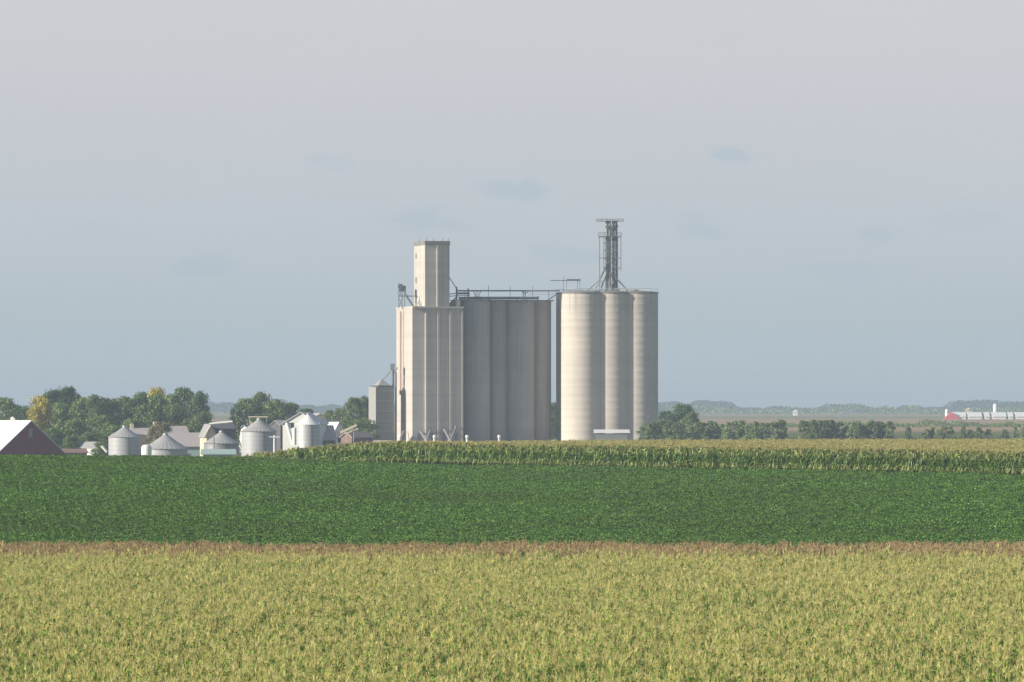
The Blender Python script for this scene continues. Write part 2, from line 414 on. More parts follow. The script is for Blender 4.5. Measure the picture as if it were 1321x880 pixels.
def rows(Y0f, Y1f, px0, px1, sx, sy, jx, jy):
    """plants on a grid clipped to a fan; Y0f/Y1f are functions of px"""
    Ymin = min(Y0f(p) for p in (px0, (px0+px1)/2, px1)); Ymax = max(Y1f(p) for p in (px0, (px0+px1)/2, px1))
    out = []
    Y = Ymin
    while Y < Ymax:
        x0 = (px0-660.5)/F*Y-13; x1 = (px1-660.5)/F*Y+13
        xs = np.arange(x0, x1, sx)
        xs = xs+nr.uniform(-jx, jx, len(xs)); ys = Y+nr.uniform(-jy, jy, len(xs))
        for x, y in zip(xs, ys):
            p = 660.5+F*x/y
            if Y0f(p) <= y <= Y1f(p): out.append((x, y))
        Y += sy
    return out
# near field: plants at harvest density, rows no longer readable
pts = []; rot = []; scl = []; idx = []
for x, y in rows(lambda p: 112, lambda p: 329+2.5*math.sin(p*.011)+1.8*math.sin(p*.05)+1.2*math.sin(p*.17), -60, 1380, .76, .17, .38, .12):
    nzv = math.sin(x*.31+y*.045)+math.sin(y*.083-x*.11+2)+.6*math.sin(x*.9+1.3)*math.sin(y*.21)
    if nr.rand() < .27+.13*nzv+.0022*max(0, 220-y): continue
    pts.append((x, y, -3.22)); rot.append((nr.uniform(-.06,.06), nr.uniform(-.06,.06), nr.uniform(0, 6.283)))
    scl.append(1.0+nr.uniform(-.14, .07)+.012*nzv)
    far = nr.rand() < .88*smooth((y-296)/30)
    g_ = .16+.10*(math.sin(x*.21+1)+math.sin(y*.06+x*.05))+.0030*max(0, 215-y)
    idx.append(8+nr.randint(4) if far else (7 if nr.rand() < g_ else nr.randint(7)))
scatter('near_corn', pts, rot, scl, idx, cn, 'yellowing tasselled corn crop filling the whole foreground')
print('near corn', len(pts))
# far corn: green wall of plants, tan tassel tops behind
fcm = [corn_plant(r1, r1.uniform(2.2, 2.5), 26, .085, .34, upright=.3, low=.26, topL=.6, droop=.45, twist=1.1, spread=1.3, vary=.4, mats=(m_leaf_far, m_tas_far), tw=.045) for _ in range(8)]
fcol = collection_of(fcm, 'corn_far')
pts = []; rot = []; scl = []; idx = []
Yl = lambda p: edge_Y(p)
for x, y in rows(lambda p: edge_Y(p), lambda p: edge_Y(p)+5.5, 170, 1400, .42, .42, .18, .18):
    pts.append((x, y, gxy(x, y)-.02)); rot.append((nr.uniform(-.05,.05), nr.uniform(-.05,.05), nr.uniform(0, 6.283))); scl.append(nr.uniform(1.12, 1.29)); idx.append(nr.randint(8))
for x, y in rows(lambda p: edge_Y(p)+5.5, lambda p: max(end_Y(p), edge_Y(p)+14), 170, 1400, .62, .5, .25, .2):
    pts.append((x, y, gxy(x, y)-.02)); rot.append((nr.uniform(-.05,.05), nr.uniform(-.05,.05), nr.uniform(0, 6.283))); scl.append(nr.uniform(1.14, 1.28)); idx.append(nr.randint(8))
scatter('far_corn', pts, rot, scl, idx, fcol, 'green corn crop with tan tassels beyond the soybeans')
print('far corn', len(pts))
# soybeans
def soy_clump(r, n=95):
    v = []; f = []
    for k in range(n):
        a = r.uniform(0, 6.283); rr = .55*math.sqrt(r.random()); h = (.62-.5*rr*rr)*r.uniform(.55, 1.08)
        c = Vector((rr*math.cos(a), rr*math.sin(a), h)); nrm = Vector((r.gauss(0,.55), r.gauss(0,.55), 1)).normalized()
        X = nrm.orthogonal().normalized(); X = Matrix.Rotation(r.uniform(0, 6.28), 3, nrm) @ X; Yv = nrm.cross(X)
        s = r.uniform(.045, .085); b = len(v)
        v += [tuple(c-X*s*1.25), tuple(c+Yv*s*.8), tuple(c+X*s*1.25), tuple(c-Yv*s*.8)]; f.append((b, b+1, b+2, b+3))
    me = bpy.data.meshes.new('soy'); me.from_pydata(v, [], f); me.materials.append(m_soy); me.update(); return me
scol = collection_of([soy_clump(r1) for _ in range(8)], 'soy')
pts = []; rot = []; scl = []; idx = []
def soy_end(p): return edge_Y(p)-1.2 if p > 560 else crest(p)+12
for x, y in rows(lambda p: 333, soy_end, -60, 1380, .76, .62, .08, .3):
    pts.append((x, y, gxy(x, y)-.03)); rot.append((nr.uniform(-.1,.1), nr.uniform(-.1,.1), nr.uniform(0, 6.283)))
    scl.append(nr.uniform(.85, 1.18)+.07*math.sin(x*.13+y*.05)*math.sin(y*.11)+.05*math.sin(y*.21+1.3*math.sin(x*.05))+.04*math.sin(y*.53+x*.03)); idx.append(nr.randint(8))
scatter('soybean_field', pts, rot, scl, idx, scol, 'dense dark green soybean crop between the two cornfields')
print('soy', len(pts))

# ------------------------------------------------------------------ the concrete elevator
a = R(17); U = Vector((math.cos(a), math.sin(a), 0)); V = Vector((-math.sin(a), math.cos(a), 0)); Zv = Vector((0,0,1))
C0 = P(532, HOR, 1235); C0.z = 0
def L(u, v, z): return C0+U*u+V*v+Vector((0,0,z))
def lbox(mb, u0, u1, v0, v1, z0, z1): return mb.box(L((u0+u1)/2, (v0+v1)/2, (z0+z1)/2), (u1-u0, v1-v0, z1-z0), (U, V, Zv))
def zat(py, Y=1240): return EYE+(HOR-py)/F*Y
HZ = zat(398); TZ = zat(312)
hh = empty('grain_elevator', C0, label='tall pale concrete elevator headhouse with square tower on top, left of the silos', cat='grain elevator')
mb = MB(); lbox(mb, 0, 13.3, 0, 15, -.5, HZ)
body = mb.build('wall', m_conc, hh)
mb = MB()
for u in (3.55, 6.75, 9.95, 13.02):
    lbox(mb, u-.24, u+.28, -.55, .02, -.4, HZ-.5)
mb.build('pilaster', m_conc, hh)
mb = MB(); lbox(mb, -.12, 13.42, -.75, 15.1, HZ, HZ+.45); mb.build('roof_slab', m_conc, hh)
mb = MB(); lbox(mb, 3.42, 9.9, .3, 10.5, HZ+.45, TZ-.9); tw = mb.build('tower', m_conc, hh)
mb = MB(); lbox(mb, 6.5, 6.85, -.1, .32, HZ+.46, TZ-.95); sub('rib', mb, m_conc, tw, hh)
mb = MB(); lbox(mb, 3.32, 10.0, .0, 10.6, TZ-.9, TZ+.1); sub('parapet', mb, m_slab, tw, hh)
for u, v in ((3.8, .6), (5.7, .6), (8.1, .6), (9.6, .6), (3.8, 7)):
    mb = MB(); mb.tube(L(u, v, TZ+.1), L(u, v, TZ+.75), .13, 6); sub('vent_pipe', mb, m_steel_light, tw, hh)
for zz_ in (TZ-4.2, TZ-10.5):
    mb = MB(); lbox(mb, 3.38, 3.44, 8.2, 8.9, zz_, zz_+1.5); sub('window', mb, m_window, tw, hh)
# vertical rusty chase on the sunlit side
mb = MB(); lbox(mb, -.35, .02, 10.2, 11.7, 12.2, HZ-.6); mb.build('downspout', m_rust, hh)
mb = MB(); lbox(mb, -.12, .01, 8.0, 8.9, 0, HZ-.5); 
for k in range(60): mb.box(L(-.22, 8.45, .6+k*.54), (.12, .7, .06), (U, V, Zv))
mb.build('ladder', m_rust, hh)
# darker weathered bands on the upper part of the front
# dark pocket doors at the foot
for u in (1.8, 5.2, 8.4, 11.6):
    mb = MB(); lbox(mb, u-.5, u+.5, -.06, .01, 0, 2.4); mb.build('door', m_steel_mid, hh)

# annex: round bins joined in one block, in the shade of the headhouse
def annex_pt(px, v):       # u so that the point at depth v lands on pixel column px
    u = (px-532)/(F/1245)/math.cos(a)
    for _ in range(6):
        q = L(u, v, 0); cur = 660.5+F*q.x/q.y; u += (px-cur)*q.y/F/math.cos(a)
    return L(u, v, 0), u
AZ = zat(388.5, 1250)
an = empty('silo_annex', annex_pt(653, 8)[0], label='grey shaded block of joined round concrete bins right of the headhouse', cat='silo')
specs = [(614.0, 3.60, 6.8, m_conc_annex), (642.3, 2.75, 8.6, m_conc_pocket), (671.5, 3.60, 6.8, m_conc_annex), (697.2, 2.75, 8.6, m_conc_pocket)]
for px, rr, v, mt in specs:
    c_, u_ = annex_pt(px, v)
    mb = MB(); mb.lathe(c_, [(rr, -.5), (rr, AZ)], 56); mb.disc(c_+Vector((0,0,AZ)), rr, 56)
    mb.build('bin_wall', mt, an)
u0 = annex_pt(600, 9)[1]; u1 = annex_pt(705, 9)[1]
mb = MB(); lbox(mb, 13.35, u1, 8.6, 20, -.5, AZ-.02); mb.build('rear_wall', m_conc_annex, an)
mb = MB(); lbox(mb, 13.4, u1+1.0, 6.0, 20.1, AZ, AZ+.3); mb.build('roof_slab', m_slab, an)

# right hand cluster: scalloped round silos cast into each other
cl = empty('silo_cluster', (P(785,0,1252).x, 1252, 0), label='bright cluster of tall round concrete silos right of the sky gap, sunlit on the left', cat='silo')
def silo(px, Y, rr, ztop):
    c_ = P(px, HOR, Y); c_.z = 0
    mb = MB(); prof = [(rr, -.5)]
    k = 0
    while k*1.9+1.1 < ztop-.4:
        z = k*1.9+1.0
        prof += [(rr, z), (rr+.012, z+.05), (rr, z+.1)]; k += 1
    prof += [(rr, ztop)]
    mb.lathe(c_, prof, 96); mb.build('silo_wall', m_conc_silo, cl)
    mb = MB(); mb.lathe(c_, [(rr, ztop-.02), (rr+.16, ztop), (rr+.16, ztop+.26), (rr-.4, ztop+.4), (.4, ztop+.8)], 64); mb.disc(c_+Vector((0,0,ztop+.8)), .4)
    mb.build('silo_roof', m_slab, cl)
    mb = MB(); nseg = 22
    for i in range(nseg):
        t = 2*math.pi*i/nseg; p0 = c_+Vector((math.cos(t)*rr, math.sin(t)*rr, ztop+.2)); mb.bar(p0, p0+Vector((0,0,1.0)), .045)
        t2 = 2*math.pi*(i+1)/nseg; p1 = c_+Vector((math.cos(t2)*rr, math.sin(t2)*rr, ztop+1.2)); mb.bar(p0+Vector((0,0,1.0)), p1, .045)
    mb.build('railing', m_steel_light, cl)
silo(752.3, 1248, 5.64, 38.0)
silo(787.6, 1249.6, 5.64, 38.06)
silo(820.6, 1251.4, 5.64, 38.12)
silo(745.6, 1258.5, 5.64, 38.17)
silo(780.5, 1260.5, 5.64, 38.23)
silo(813.5, 1262, 5.64, 38.29)

# steelwork
def pbar(mb, p, q, Y, w=.18, Y2=None): return mb.bar(P(p[0], p[1], Y), P(q[0], q[1], Y2 or Y), w)
def ptube(mb, p, q, Y, r=.2, Y2=None): return mb.tube(P(p[0], p[1], Y), P(q[0], q[1], Y2 or Y), r, 8)
# leg tower on the silos
YT = 1257
lt = empty('leg_tower', P(788, 378, YT), label='tall dark steel bucket elevator tower with platforms standing on the right silos', cat='tower')
mb = MB()
for (x, y0, y1, r_) in ((783.0, 285, 378, .40), (786.4, 285, 378, .34)): mb.tube(P(x, y1, YT), P(x, y0, YT), r_, 8)
mb.build('bucket_leg', m_steel_mid, lt)
mb = MB()
for (x, y0, y1, r_) in ((791.0, 285, 378, .34), (794.4, 285, 378, .42)): mb.tube(P(x, y1, YT), P(x, y0, YT), r_, 8)
mb.build('bucket_leg', m_steel, lt)
for (x, y, r_) in ((783.5, 293, 2.3), (789, 294, 2.6), (794, 293, 2.2)):
    mb = MB(); q = P(x, y, YT); rr = r_/5; mb.tube(q-Vector((0,.6,0)), q+Vector((0,.6,0)), rr, 14); mb.tube(q-Vector((0,0,2.0)), q, rr*.45, 8, rr*.9)
    mb.build('head_pulley_box', m_steel, lt)
mb = MB(); pbar(mb, (794, 293), (797.5, 291.5), YT, .5); mb.build('drive_motor', m_steel, lt)
def platform(y, x0, x1, rail=True, d=2.2, parent=lt, Y=YT, mt=m_steel, h=1.0, th=.18):
    mb = MB(); z = P(0, y, Y).z; xa = P(x0, y, Y).x; xb = P(x1, y, Y).x
    mb.box(((xa+xb)/2, Y, z), (xb-xa, d, th))
    if rail:
        nn_ = max(2, int((xb-xa)/1.2))
        for yy in (Y-d/2+.05, Y+d/2-.05):
            for i in range(nn_+1):
                x = xa+(xb-xa)*i/nn_; mb.bar((x, yy, z), (x, yy, z+h), .06)
            mb.bar((xa, yy, z+h), (xb, yy, z+h), .07)
            mb.bar((xa, yy, z+h*.5), (xb, yy, z+h*.5), .05)
    return mb.build('platform', mt, parent)
platform(285.5, 769.5, 804.5, True, 1.6, h=.55, th=.08); platform(305.5, 772, 801.5, True, 2.6, h=1.0)
platform(333, 772, 801.5, False, 1.2, th=.12); platform(346, 779, 801.5, False, 1.2, th=.12)
mb = MB()
for x, y0, y1 in ((773.5, 305, 378), (801, 305, 350), (779, 305, 350), (797, 305, 378)):
    for dy in (-.9, .9): mb.bar(P(x, y1, YT+dy), P(x, y0, YT+dy), .19)
ys = [305, 314, 323, 333, 346, 360, 376]
for i in range(len(ys)-1):
    pbar(mb, (779, ys[i]), (797, ys[i+1]), YT-.9, .15); pbar(mb, (797, ys[i]), (779, ys[i+1]), YT+.9, .15)
    pbar(mb, (779, ys[i]), (797, ys[i]), YT-.9, .1)
mb.build('lattice_frame', m_steel_mid, lt)
mb = MB()
for k in range(44): pbar(mb, (788.0, 290+k*2.0), (789.8, 290+k*2.0), YT-1.0, .07)
for x in (787.8, 790.0): pbar(mb, (x, 286), (x, 378), YT-1.0, .07)
mb.build('ladder', m_steel, lt)
for p_, q_, r_ in (((784, 340), (773, 362), .18), ((773, 362), (756, 376.5), .13), ((783, 350), (773.5, 378), .18), ((797, 361), (812, 377.5), .16), ((787, 352), (797, 376), .18), ((776, 362), (764, 377), .12), ((791, 365), (785, 378), .2)):
    mb = MB(); ptube(mb, p_, q_, YT-.5, r_); mb.build('spout', m_steel_mid, lt)
for q, d in ((P(796.5, 375.4, YT), (1.1, 1.2, .9)), (P(768, 376, YT), (2.6, 1.2, .5)), (P(757, 376.5, YT), (1.2, 1.0, .5))):
    mb = MB(); mb.box(q, d); mb.build('distributor', m_steel, lt)

# T shaped platform
tp = empty('conveyor_platform', P(738, 378, 1248), label='T-shaped steel conveyor head platform on the nearest right silo', cat='conveyor')
platform(362, 710, 748.5, False, 1.5, tp, 1248, th=.16); 
mb = MB(); mb.box((P(740,0,1248).x, 1248, P(0,361.3,1248).z), (18/5.03, 1.2, .42)); mb.build('drive_box', m_steel, tp)
for x, y0, y1 in ((727, 356, 379), (731, 362, 379), (745, 362, 379), (748, 362, 379)):
    mb = MB(); pbar(mb, (x, y1), (x, y0), 1248, .11); mb.build('leg', m_steel_mid, tp)
for x in (733, 737, 742, 748, 752, 762, 766):
    mb = MB(); mb.box(P(x, 376.6, 1245), (.5, .5, .9)); mb.build('roof_vent', m_steel_light, cl)
# fan on right silo
mb = MB(); q = P(820.5, 378, 1262); mb.lathe(q, [(.95, 0), (.95, .25), (.75, .6), (.35, .82), (.02, .86)], 20)
mb.build('roof_fan', m_steel, label='small dark domed fan on top of the rightmost silo', cat='fan')
# gallery conveyor between headhouse and silos
YG = 1246
gal = empty('conveyor_bridge', P(650, 388, YG), label='long dark steel conveyor bridge over the shaded annex roof', cat='conveyor')
mb = MB(); z = P(0, 375.2, YG).z; mb.box(((P(588,0,YG).x+P(722,0,YG).x)/2, YG, z), (134/F*YG, .7, .36))
mb.build('conveyor_tube', m_steel, gal)
mb = MB()
pbar(mb, (591, 383.4), (696, 383.4), YG-.8, .24); pbar(mb, (591, 383.4), (696, 383.4), YG+.8, .2)
for x in range(594, 697, 6): mb.bar(P(x, 383.4, YG-.8), P(x, 383.4, YG+.8), .1)
mb.box(((P(592,0,YG).x+P(695,0,YG).x)/2, YG, P(0, 385.2, YG).z), (103/F*YG, 1.1, .42))
mb.build('walkway', m_steel, gal)
mb = MB()
for x, y0, y1, w in ((589, 370, 388, .4), (600, 376, 388, .14), (604, 372, 388, .35), (614, 375, 388, .16), (616.5, 375, 388, .16), (630, 368, 388, .12), (620, 384, 389, .2), (632, 384, 389, .35), (658, 369, 388, .12), (667, 384, 389, .3),
                     (675, 375, 388, .2), (677.5, 375, 388, .2), (680, 384, 389, .25), (687, 369, 388, .12), (693.5, 382, 389, .25), (708, 375, 388.5, .15)):
    mb = MB(); pbar(mb, (x, y1+.5), (x, y0), YG, w); mb.build('post', m_steel, gal)
for p_, q_, w_ in (((614, 384), (611, 376), .16), ((617, 384), (620, 376), .16), ((677, 379), (673, 376), .16), ((677, 379), (682, 376), .16), ((588, 378.5), (606, 378.5), .5), ((589, 381), (606, 381), .2)):
    mb = MB(); pbar(mb, p_, q_, YG, w_); mb.build('bracing', m_steel, gal)
mb = MB(); ptube(mb, (704, 389), (718, 379.5), YG, .15); mb.build('spout', m_steel, gal)
mb = MB(); pbar(mb, (579, 357), (590, 374), YG-3, .22, YG); mb.build('spout', m_steel, gal)
mb = MB()
pbar(mb, (578.5, 379.5), (590, 378.5), YG-2, .22, YG); pbar(mb, (578.5, 382.5), (590, 381.5), YG-2, .2, YG); pbar(mb, (580, 392), (590, 382), YG-2, .3, YG); pbar(mb, (586, 396), (597, 388), YG-4, .25, YG)
mb.build('brace', m_steel, gal)
for k in range(9):
    mb = MB(); x = 710+k*1.5
mb = MB()
for y in (378, 380): pbar(mb, (682, y), (720, y), YG, .05)
mb.build('handrail', m_steel_mid, gal)
mb = MB(); q = P(590.5, 394, 1240); q.z = HZ+.45; mb.lathe(q, [(.65, 0), (.65, 1.3), (.15, 1.9)], 16); mb.build('roof_hopper', m_cream, label='small cream hopper on the headhouse roof at its right corner', cat='hopper')
mb = MB(); q = P(583, 394, 1240); q.z = HZ+.95; mb.box(q, (1.2, 1.2, 1.0), (U, V, Zv)); mb.tube(q+Vector((-.3,-.7,.5)), q+Vector((.8,-.7,1.3)), .2); mb.build('motor_housing', m_steel, label='small dark motor housing at the foot of the square tower, right side', cat='motor')
# small leg head at the left roof corner
YH = 1243
sl = empty('small_leg_tower', P(518, 397, YH), label='small dark steel leg head at the left corner of the headhouse roof', cat='tower')
mb = MB()
for x in (514.5, 519, 522): 
    for dy in (-.6, .6): pbar(mb, (x, 398), (x, 371 if x < 520 else 376), YH+dy, .15)
for y0, y1 in ((374, 384), (384, 397)): pbar(mb, (514.5, y0), (519, y1), YH-.6, .12); pbar(mb, (519, y0), (514.5, y1), YH+.6, .12)
pbar(mb, (521, 371), (524.5, 382), YH, .25)
mb.build('lattice_frame', m_steel, sl)
mb = MB(); mb.tube(P(517, 370, YH-.8), P(517, 370, YH+.8), .75, 14); mb.box(P(519.5, 372.5, YH), (1.6, 1.2, 1.5)); mb.tube(P(514.6, 371, YH), P(514.6, 365, YH), .12, 6); mb.build('head_pulley_box', m_steel, sl)
mb = MB(); pbar(mb, (514, 382), (541, 382), YH, .24); pbar(mb, (514, 379.5), (524, 379.5), YH, .08); mb.build('platform', m_steel, sl)
mb = MB(); ptube(mb, (525, 383), (533, 395), YH-4, .22); mb.build('spout', m_steel, sl)
mb = MB(); pbar(mb, (541, 382), (541.5, 397), YH-4, .1); pbar(mb, (541, 386), (538, 397), YH-4, .12); pbar(mb, (537, 390), (543, 394), YH-4, .1); mb.build('brace', m_steel, sl)
# truck-loading spouts at the base
m_spout = plain('spout_steel', (.24,.25,.26), .6)
def base_spouts(p0, p1, p2, label):
    Yb = 1229; g = P(p1[0], p1[1], Yb); g.z = 0
    o = empty('loading_spout', g, label=label, cat='spout', group='V-shaped loading spouts')
    foot = Vector((P(p1[0], 0, Yb).x, Yb, 0.4))
    for p_ in (p0, p2):
        q = P(p_[0], p_[1], 1237); mb = MB(); mb.tube(q, foot, .27, 8); mb.tube(q, q+Vector((0, 2.2, 1.0)), .3, 8); mb.build('pipe', m_spout, o)
    mb = MB(); mb.lathe(foot-Vector((0,0,.5)), [(.7, 0), (.7, .5), (.4, .9)], 10); mb.build('foot', m_spout, o)
base_spouts((541, 555), (550.5, 568), (556, 552), 'left V-shaped grey loading spout pair at the headhouse foot')
base_spouts((573, 554), (581, 568), (588, 552), 'right V-shaped grey loading spout pair at the headhouse foot')
mb = MB(); mb.tube(Vector((P(514,0,1236).x, 1236, .2)), P(521, 556, 1238.5), .22); mb.build('auger', m_spout, label='short grey auger leaning on the sunlit side of the headhouse', cat='auger')

def marker(px, Y, label):
    g = P(px, 0, Y); g.z = gxy(g.x, Y)+.1
    mb = MB(); mb.lathe(g, [(.3, 0), (.3, 1.1), (.42, 1.15), (.42, 1.6), (.25, 1.8), (.02, 1.85)], 14)
    mb.build('marker_post', m_white, label=label, cat='post', group='white marker posts before the elevator')
marker(516, 1222, 'white post below the sunlit side of the headhouse')
marker(560.5, 1222, 'white post between the two V-shaped spouts')
marker(602.5, 1222, 'white post below the shaded annex')
marker(644, 1222, 'white post before the middle of the shaded annex')
marker(448, 1195, 'white post left of the grain dryer, near the pale grain heap')

# grain dryer left of the headhouse
YD = 1241
dc = P(493, HOR, YD); dc.z = 0
dr = empty('grain_dryer', dc, label='narrow grey ribbed grain dryer tower with pointed cap, left of the headhouse', cat='grain dryer')
dz = zat(499, YD)
ad = R(24); Ud = Vector((math.cos(ad), math.sin(ad), 0)); Vd = Vector((-math.sin(ad), math.cos(ad), 0))
def D(u, v, z, s=1): return dc+Ud*u+Vd*v+Vector((0,0,z))
mb = MB()
hw = 2.35; hv = 2.35
vsd = [D(-hw-.55, -hv, -.3), D(hw, -hv, -.3), D(hw, hv, -.3), D(-hw-.55, hv, -.3), D(-hw, -hv, dz), D(hw, -hv, dz), D(hw, hv, dz), D(-hw, hv, dz)]
mb.poly(vsd, [(0,1,5,4), (1,2,6,5), (2,3,7,6), (3,0,4,7), (4,5,6,7)]); mb.build('body', m_dryer, dr)
for k in range(5):
    z = 2.9+k*2.55
    mb = MB(); mb.box(D(-.05, -hv-.04, z), (2*hw-.2, .12, .2), (Ud, Vd, Zv)); mb.build('ledge', m_dryer_light, dr)
mb = MB(); mb.box(D(-hw-.28, 0, dz/2), (.2, 2*hv+.1, dz-.2), (Ud, Vd, Zv)); mb.build('side_panel', m_dryer_light, dr)
mb = MB(); tpz = zat(488.5, YD)
q = [D(-hw*.85, -hv*.85, dz+.0), D(hw*.85, -hv*.85, dz), D(hw*.85, hv*.85, dz), D(-hw*.85, hv*.85, dz), D(-.2, 0, tpz)]
mb.poly(q, [(0,1,4), (1,2,4), (2,3,4), (3,0,4)]); mb.build('cap', m_dryer_light, dr)
mb = MB(); mb.box(D(0, 0, dz+.25), (2*hw, 2*hv, .12), (Ud, Vd, Zv)); mb.build('platform', m_steel, dr)
mb = MB(); xq = P(507, 0, YD).x; mb.tube((xq, YD, 0), (xq, YD, zat(472, YD)), .28, 8); mb.build('leg', m_steel, dr); mb = MB(); mb.tube((xq+.75, YD, 0), (xq+.75, YD, zat(480, YD)), .22, 8); mb.build('leg', m_steel, dr)
mb = MB(); q = P(506.5, 473.5, YD); mb.box(q, (1.1, .9, 1.7)); mb.build('head_pulley_box', m_steel_mid, dr)
mb = MB(); ptube(mb, (504, 479), (494, 490), YD, .13); ptube(mb, (508, 482), (513, 474), YD, .1); mb.build('spout', m_steel_mid, dr)

# shed at the foot of the right silos
sc_ = P(789, HOR, 1236); sc_.z = 0
sh = empty('small_shed', sc_, label='low shed with white roof at the foot of the right silos', cat='shed')
s_ = 5.08
mb = MB(); mb.box(sc_+Vector((0,0,.9)), (40/s_, 4, 2.6)); mb.build('wall', m_steel_mid, sh)
mb = MB(); w2 = 23.5/s_; z1 = zat(558.3, 1236); z2 = zat(554.8, 1236)
mb.poly([sc_+Vector(v) for v in ((-w2,-2.4,z1-.04), (w2,-2.4,z1-.04), (w2,-2.4,z1+.06), (-w2,-2.4,z1+.06), (-w2*.98,2.4,z2-.1), (w2*.98,2.4,z2-.1), (w2*.98,2.4,z2+.12), (-w2*.98,2.4,z2+.12))],
        [(0,1,2,3), (3,2,6,7), (7,6,5,4), (0,4,5,1), (0,3,7,4), (1,5,6,2)]); mb.build('roof', m_white_roof, sh)

# pale heap / embankment between town and elevator
def heap(px0, px1, Y, pytop, label, seed, mat=m_grain, depth=7):
    r = random.Random(seed); n_ = 40; vs = []; fs = []; x0 = P(px0, 0, Y).x; x1 = P(px1, 0, Y).x; zt = P(0, pytop, Y).z
    prof = [0]; 
    for j in range(7):
        for i in range(n_+1):
            t = i/n_; s = j/6; x = x0+(x1-x0)*t; y = Y-depth/2+depth*s; g = gxy(x, y)-.1
            h = math.sin(math.pi*s)**.8*min(1, 6*t, 6*(1-t))*(zt-g)*(.88+.08*math.sin(t*9+seed)+.05*math.sin(t*31))
            vs.append((x, y, g+h+.14*(j not in (0, 6))))
    for j in range(6):
        for i in range(n_): k = j*(n_+1)+i; fs.append((k, k+1, k+n_+2, k+n_+1))
    mb = MB(); mb.add(vs, fs, True); mb.build('grain_heap', mat, label=label, cat='grain heap')
heap(425, 520, 1200, 568.5, 'long low pale heap behind the corn, left of the dryer', 1)
heap(500, 600, 1210, 570, 'long low pale heap along the foot of the headhouse', 4)
heap(376, 424, 1020, 577, 'short tan heap before the shiny cylindrical bin', 2)
heap(222, 250, 1000, 584, 'small tan heap before the wide low bin', 3)

# ------------------------------------------------------------------ steel grain bins of the town
def gbin(px, Y, rpx, py_eave, py_apex, label, mat=m_bin, roof=m_binroof, cap=True):
    s = F/Y; rr = rpx/s; ze = P(0, py_eave, Y).z; za = P(0, py_apex, Y).z
    c_ = P(px, 0, Y); c_.z = gxy(c_.x, Y)-.2
    o = empty('grain_bin', c_, label=label, cat='grain bin', group='round steel grain bins')
    c0 = Vector((c_.x, c_.y, 0)); prof = [(rr, c_.z)]
    z = c_.z+.8
    prof.append((rr, ze))
    mb = MB(); mb.lathe(c0, prof, 48); w = mb.build('wall', mat, o)
    mb = MB(); n_ = 28; vs = []; fs = []
    for k, (fr, fz) in enumerate(((1.06, ze-.12), (.55, ze+(za-ze)*.46), (.10, za))):
        for i in range(n_*2):
            t = math.pi*i/n_; b_ = .05*(i % 2)*(k < 2)
            vs.append(c0+Vector((rr*fr*math.cos(t), rr*fr*math.sin(t), fz+b_)))
    m_ = n_*2
    for k in range(2):
        for i in range(m_): fs.append((k*m_+i, k*m_+(i+1) % m_, (k+1)*m_+(i+1) % m_, (k+1)*m_+i))
    mb.add(vs, fs); mb.disc(c0+Vector((0,0,za)), rr*.10, 16); mb.build('roof', roof, o)
    if cap:
        mb = MB(); mb.lathe(c0+Vector((0,0,za-.05)), [(rr*.13, 0), (rr*.13, .3), (.05, .5)], 14); mb.build('roof_cap', m_steel_light, o)
    # ladder and door on the front
    d = Vector((math.cos(R(-70)), math.sin(R(-70)), 0)); mb = MB()
    sd_ = Vector((-d.y, d.x, 0))
    for q in (-.22, .22): mb.bar(c0+d*(rr+.12)+sd_*q+Vector((0,0,c_.z)), c0+d*(rr+.12)+sd_*q+Vector((0,0,ze)), .05)
    z = c_.z+.3
    while z < ze: mb.bar(c0+d*(rr+.12)-sd_*.22+Vector((0,0,z)), c0+d*(rr+.12)+sd_*.22+Vector((0,0,z)), .04); z += .5
    mb.build('ladder', m_steel_mid, o)
    return o
gbin(160.5, 1010, 20.5, 563.5, 551, 'leftmost round steel grain bin, tall with a plain cone roof')
gbin(213.5, 1000, 28.5, 578.5, 561, 'wide low grain bin with a broad cone roof')
gbin(285.5, 1020, 22.5, 571.5, 557.5, 'low grain bin with grey cone roof below the small dark building', m_bin_dull)
gbin(334, 1040, 22.5, 556, 541.5, 'big pale grain bin left of the white T pole')
gbin(397.5, 1060, 15.2, 547.5, 535, 'shiny cylindrical grain bin in front of the white gabled building', m_bin_new, m_white_roof)

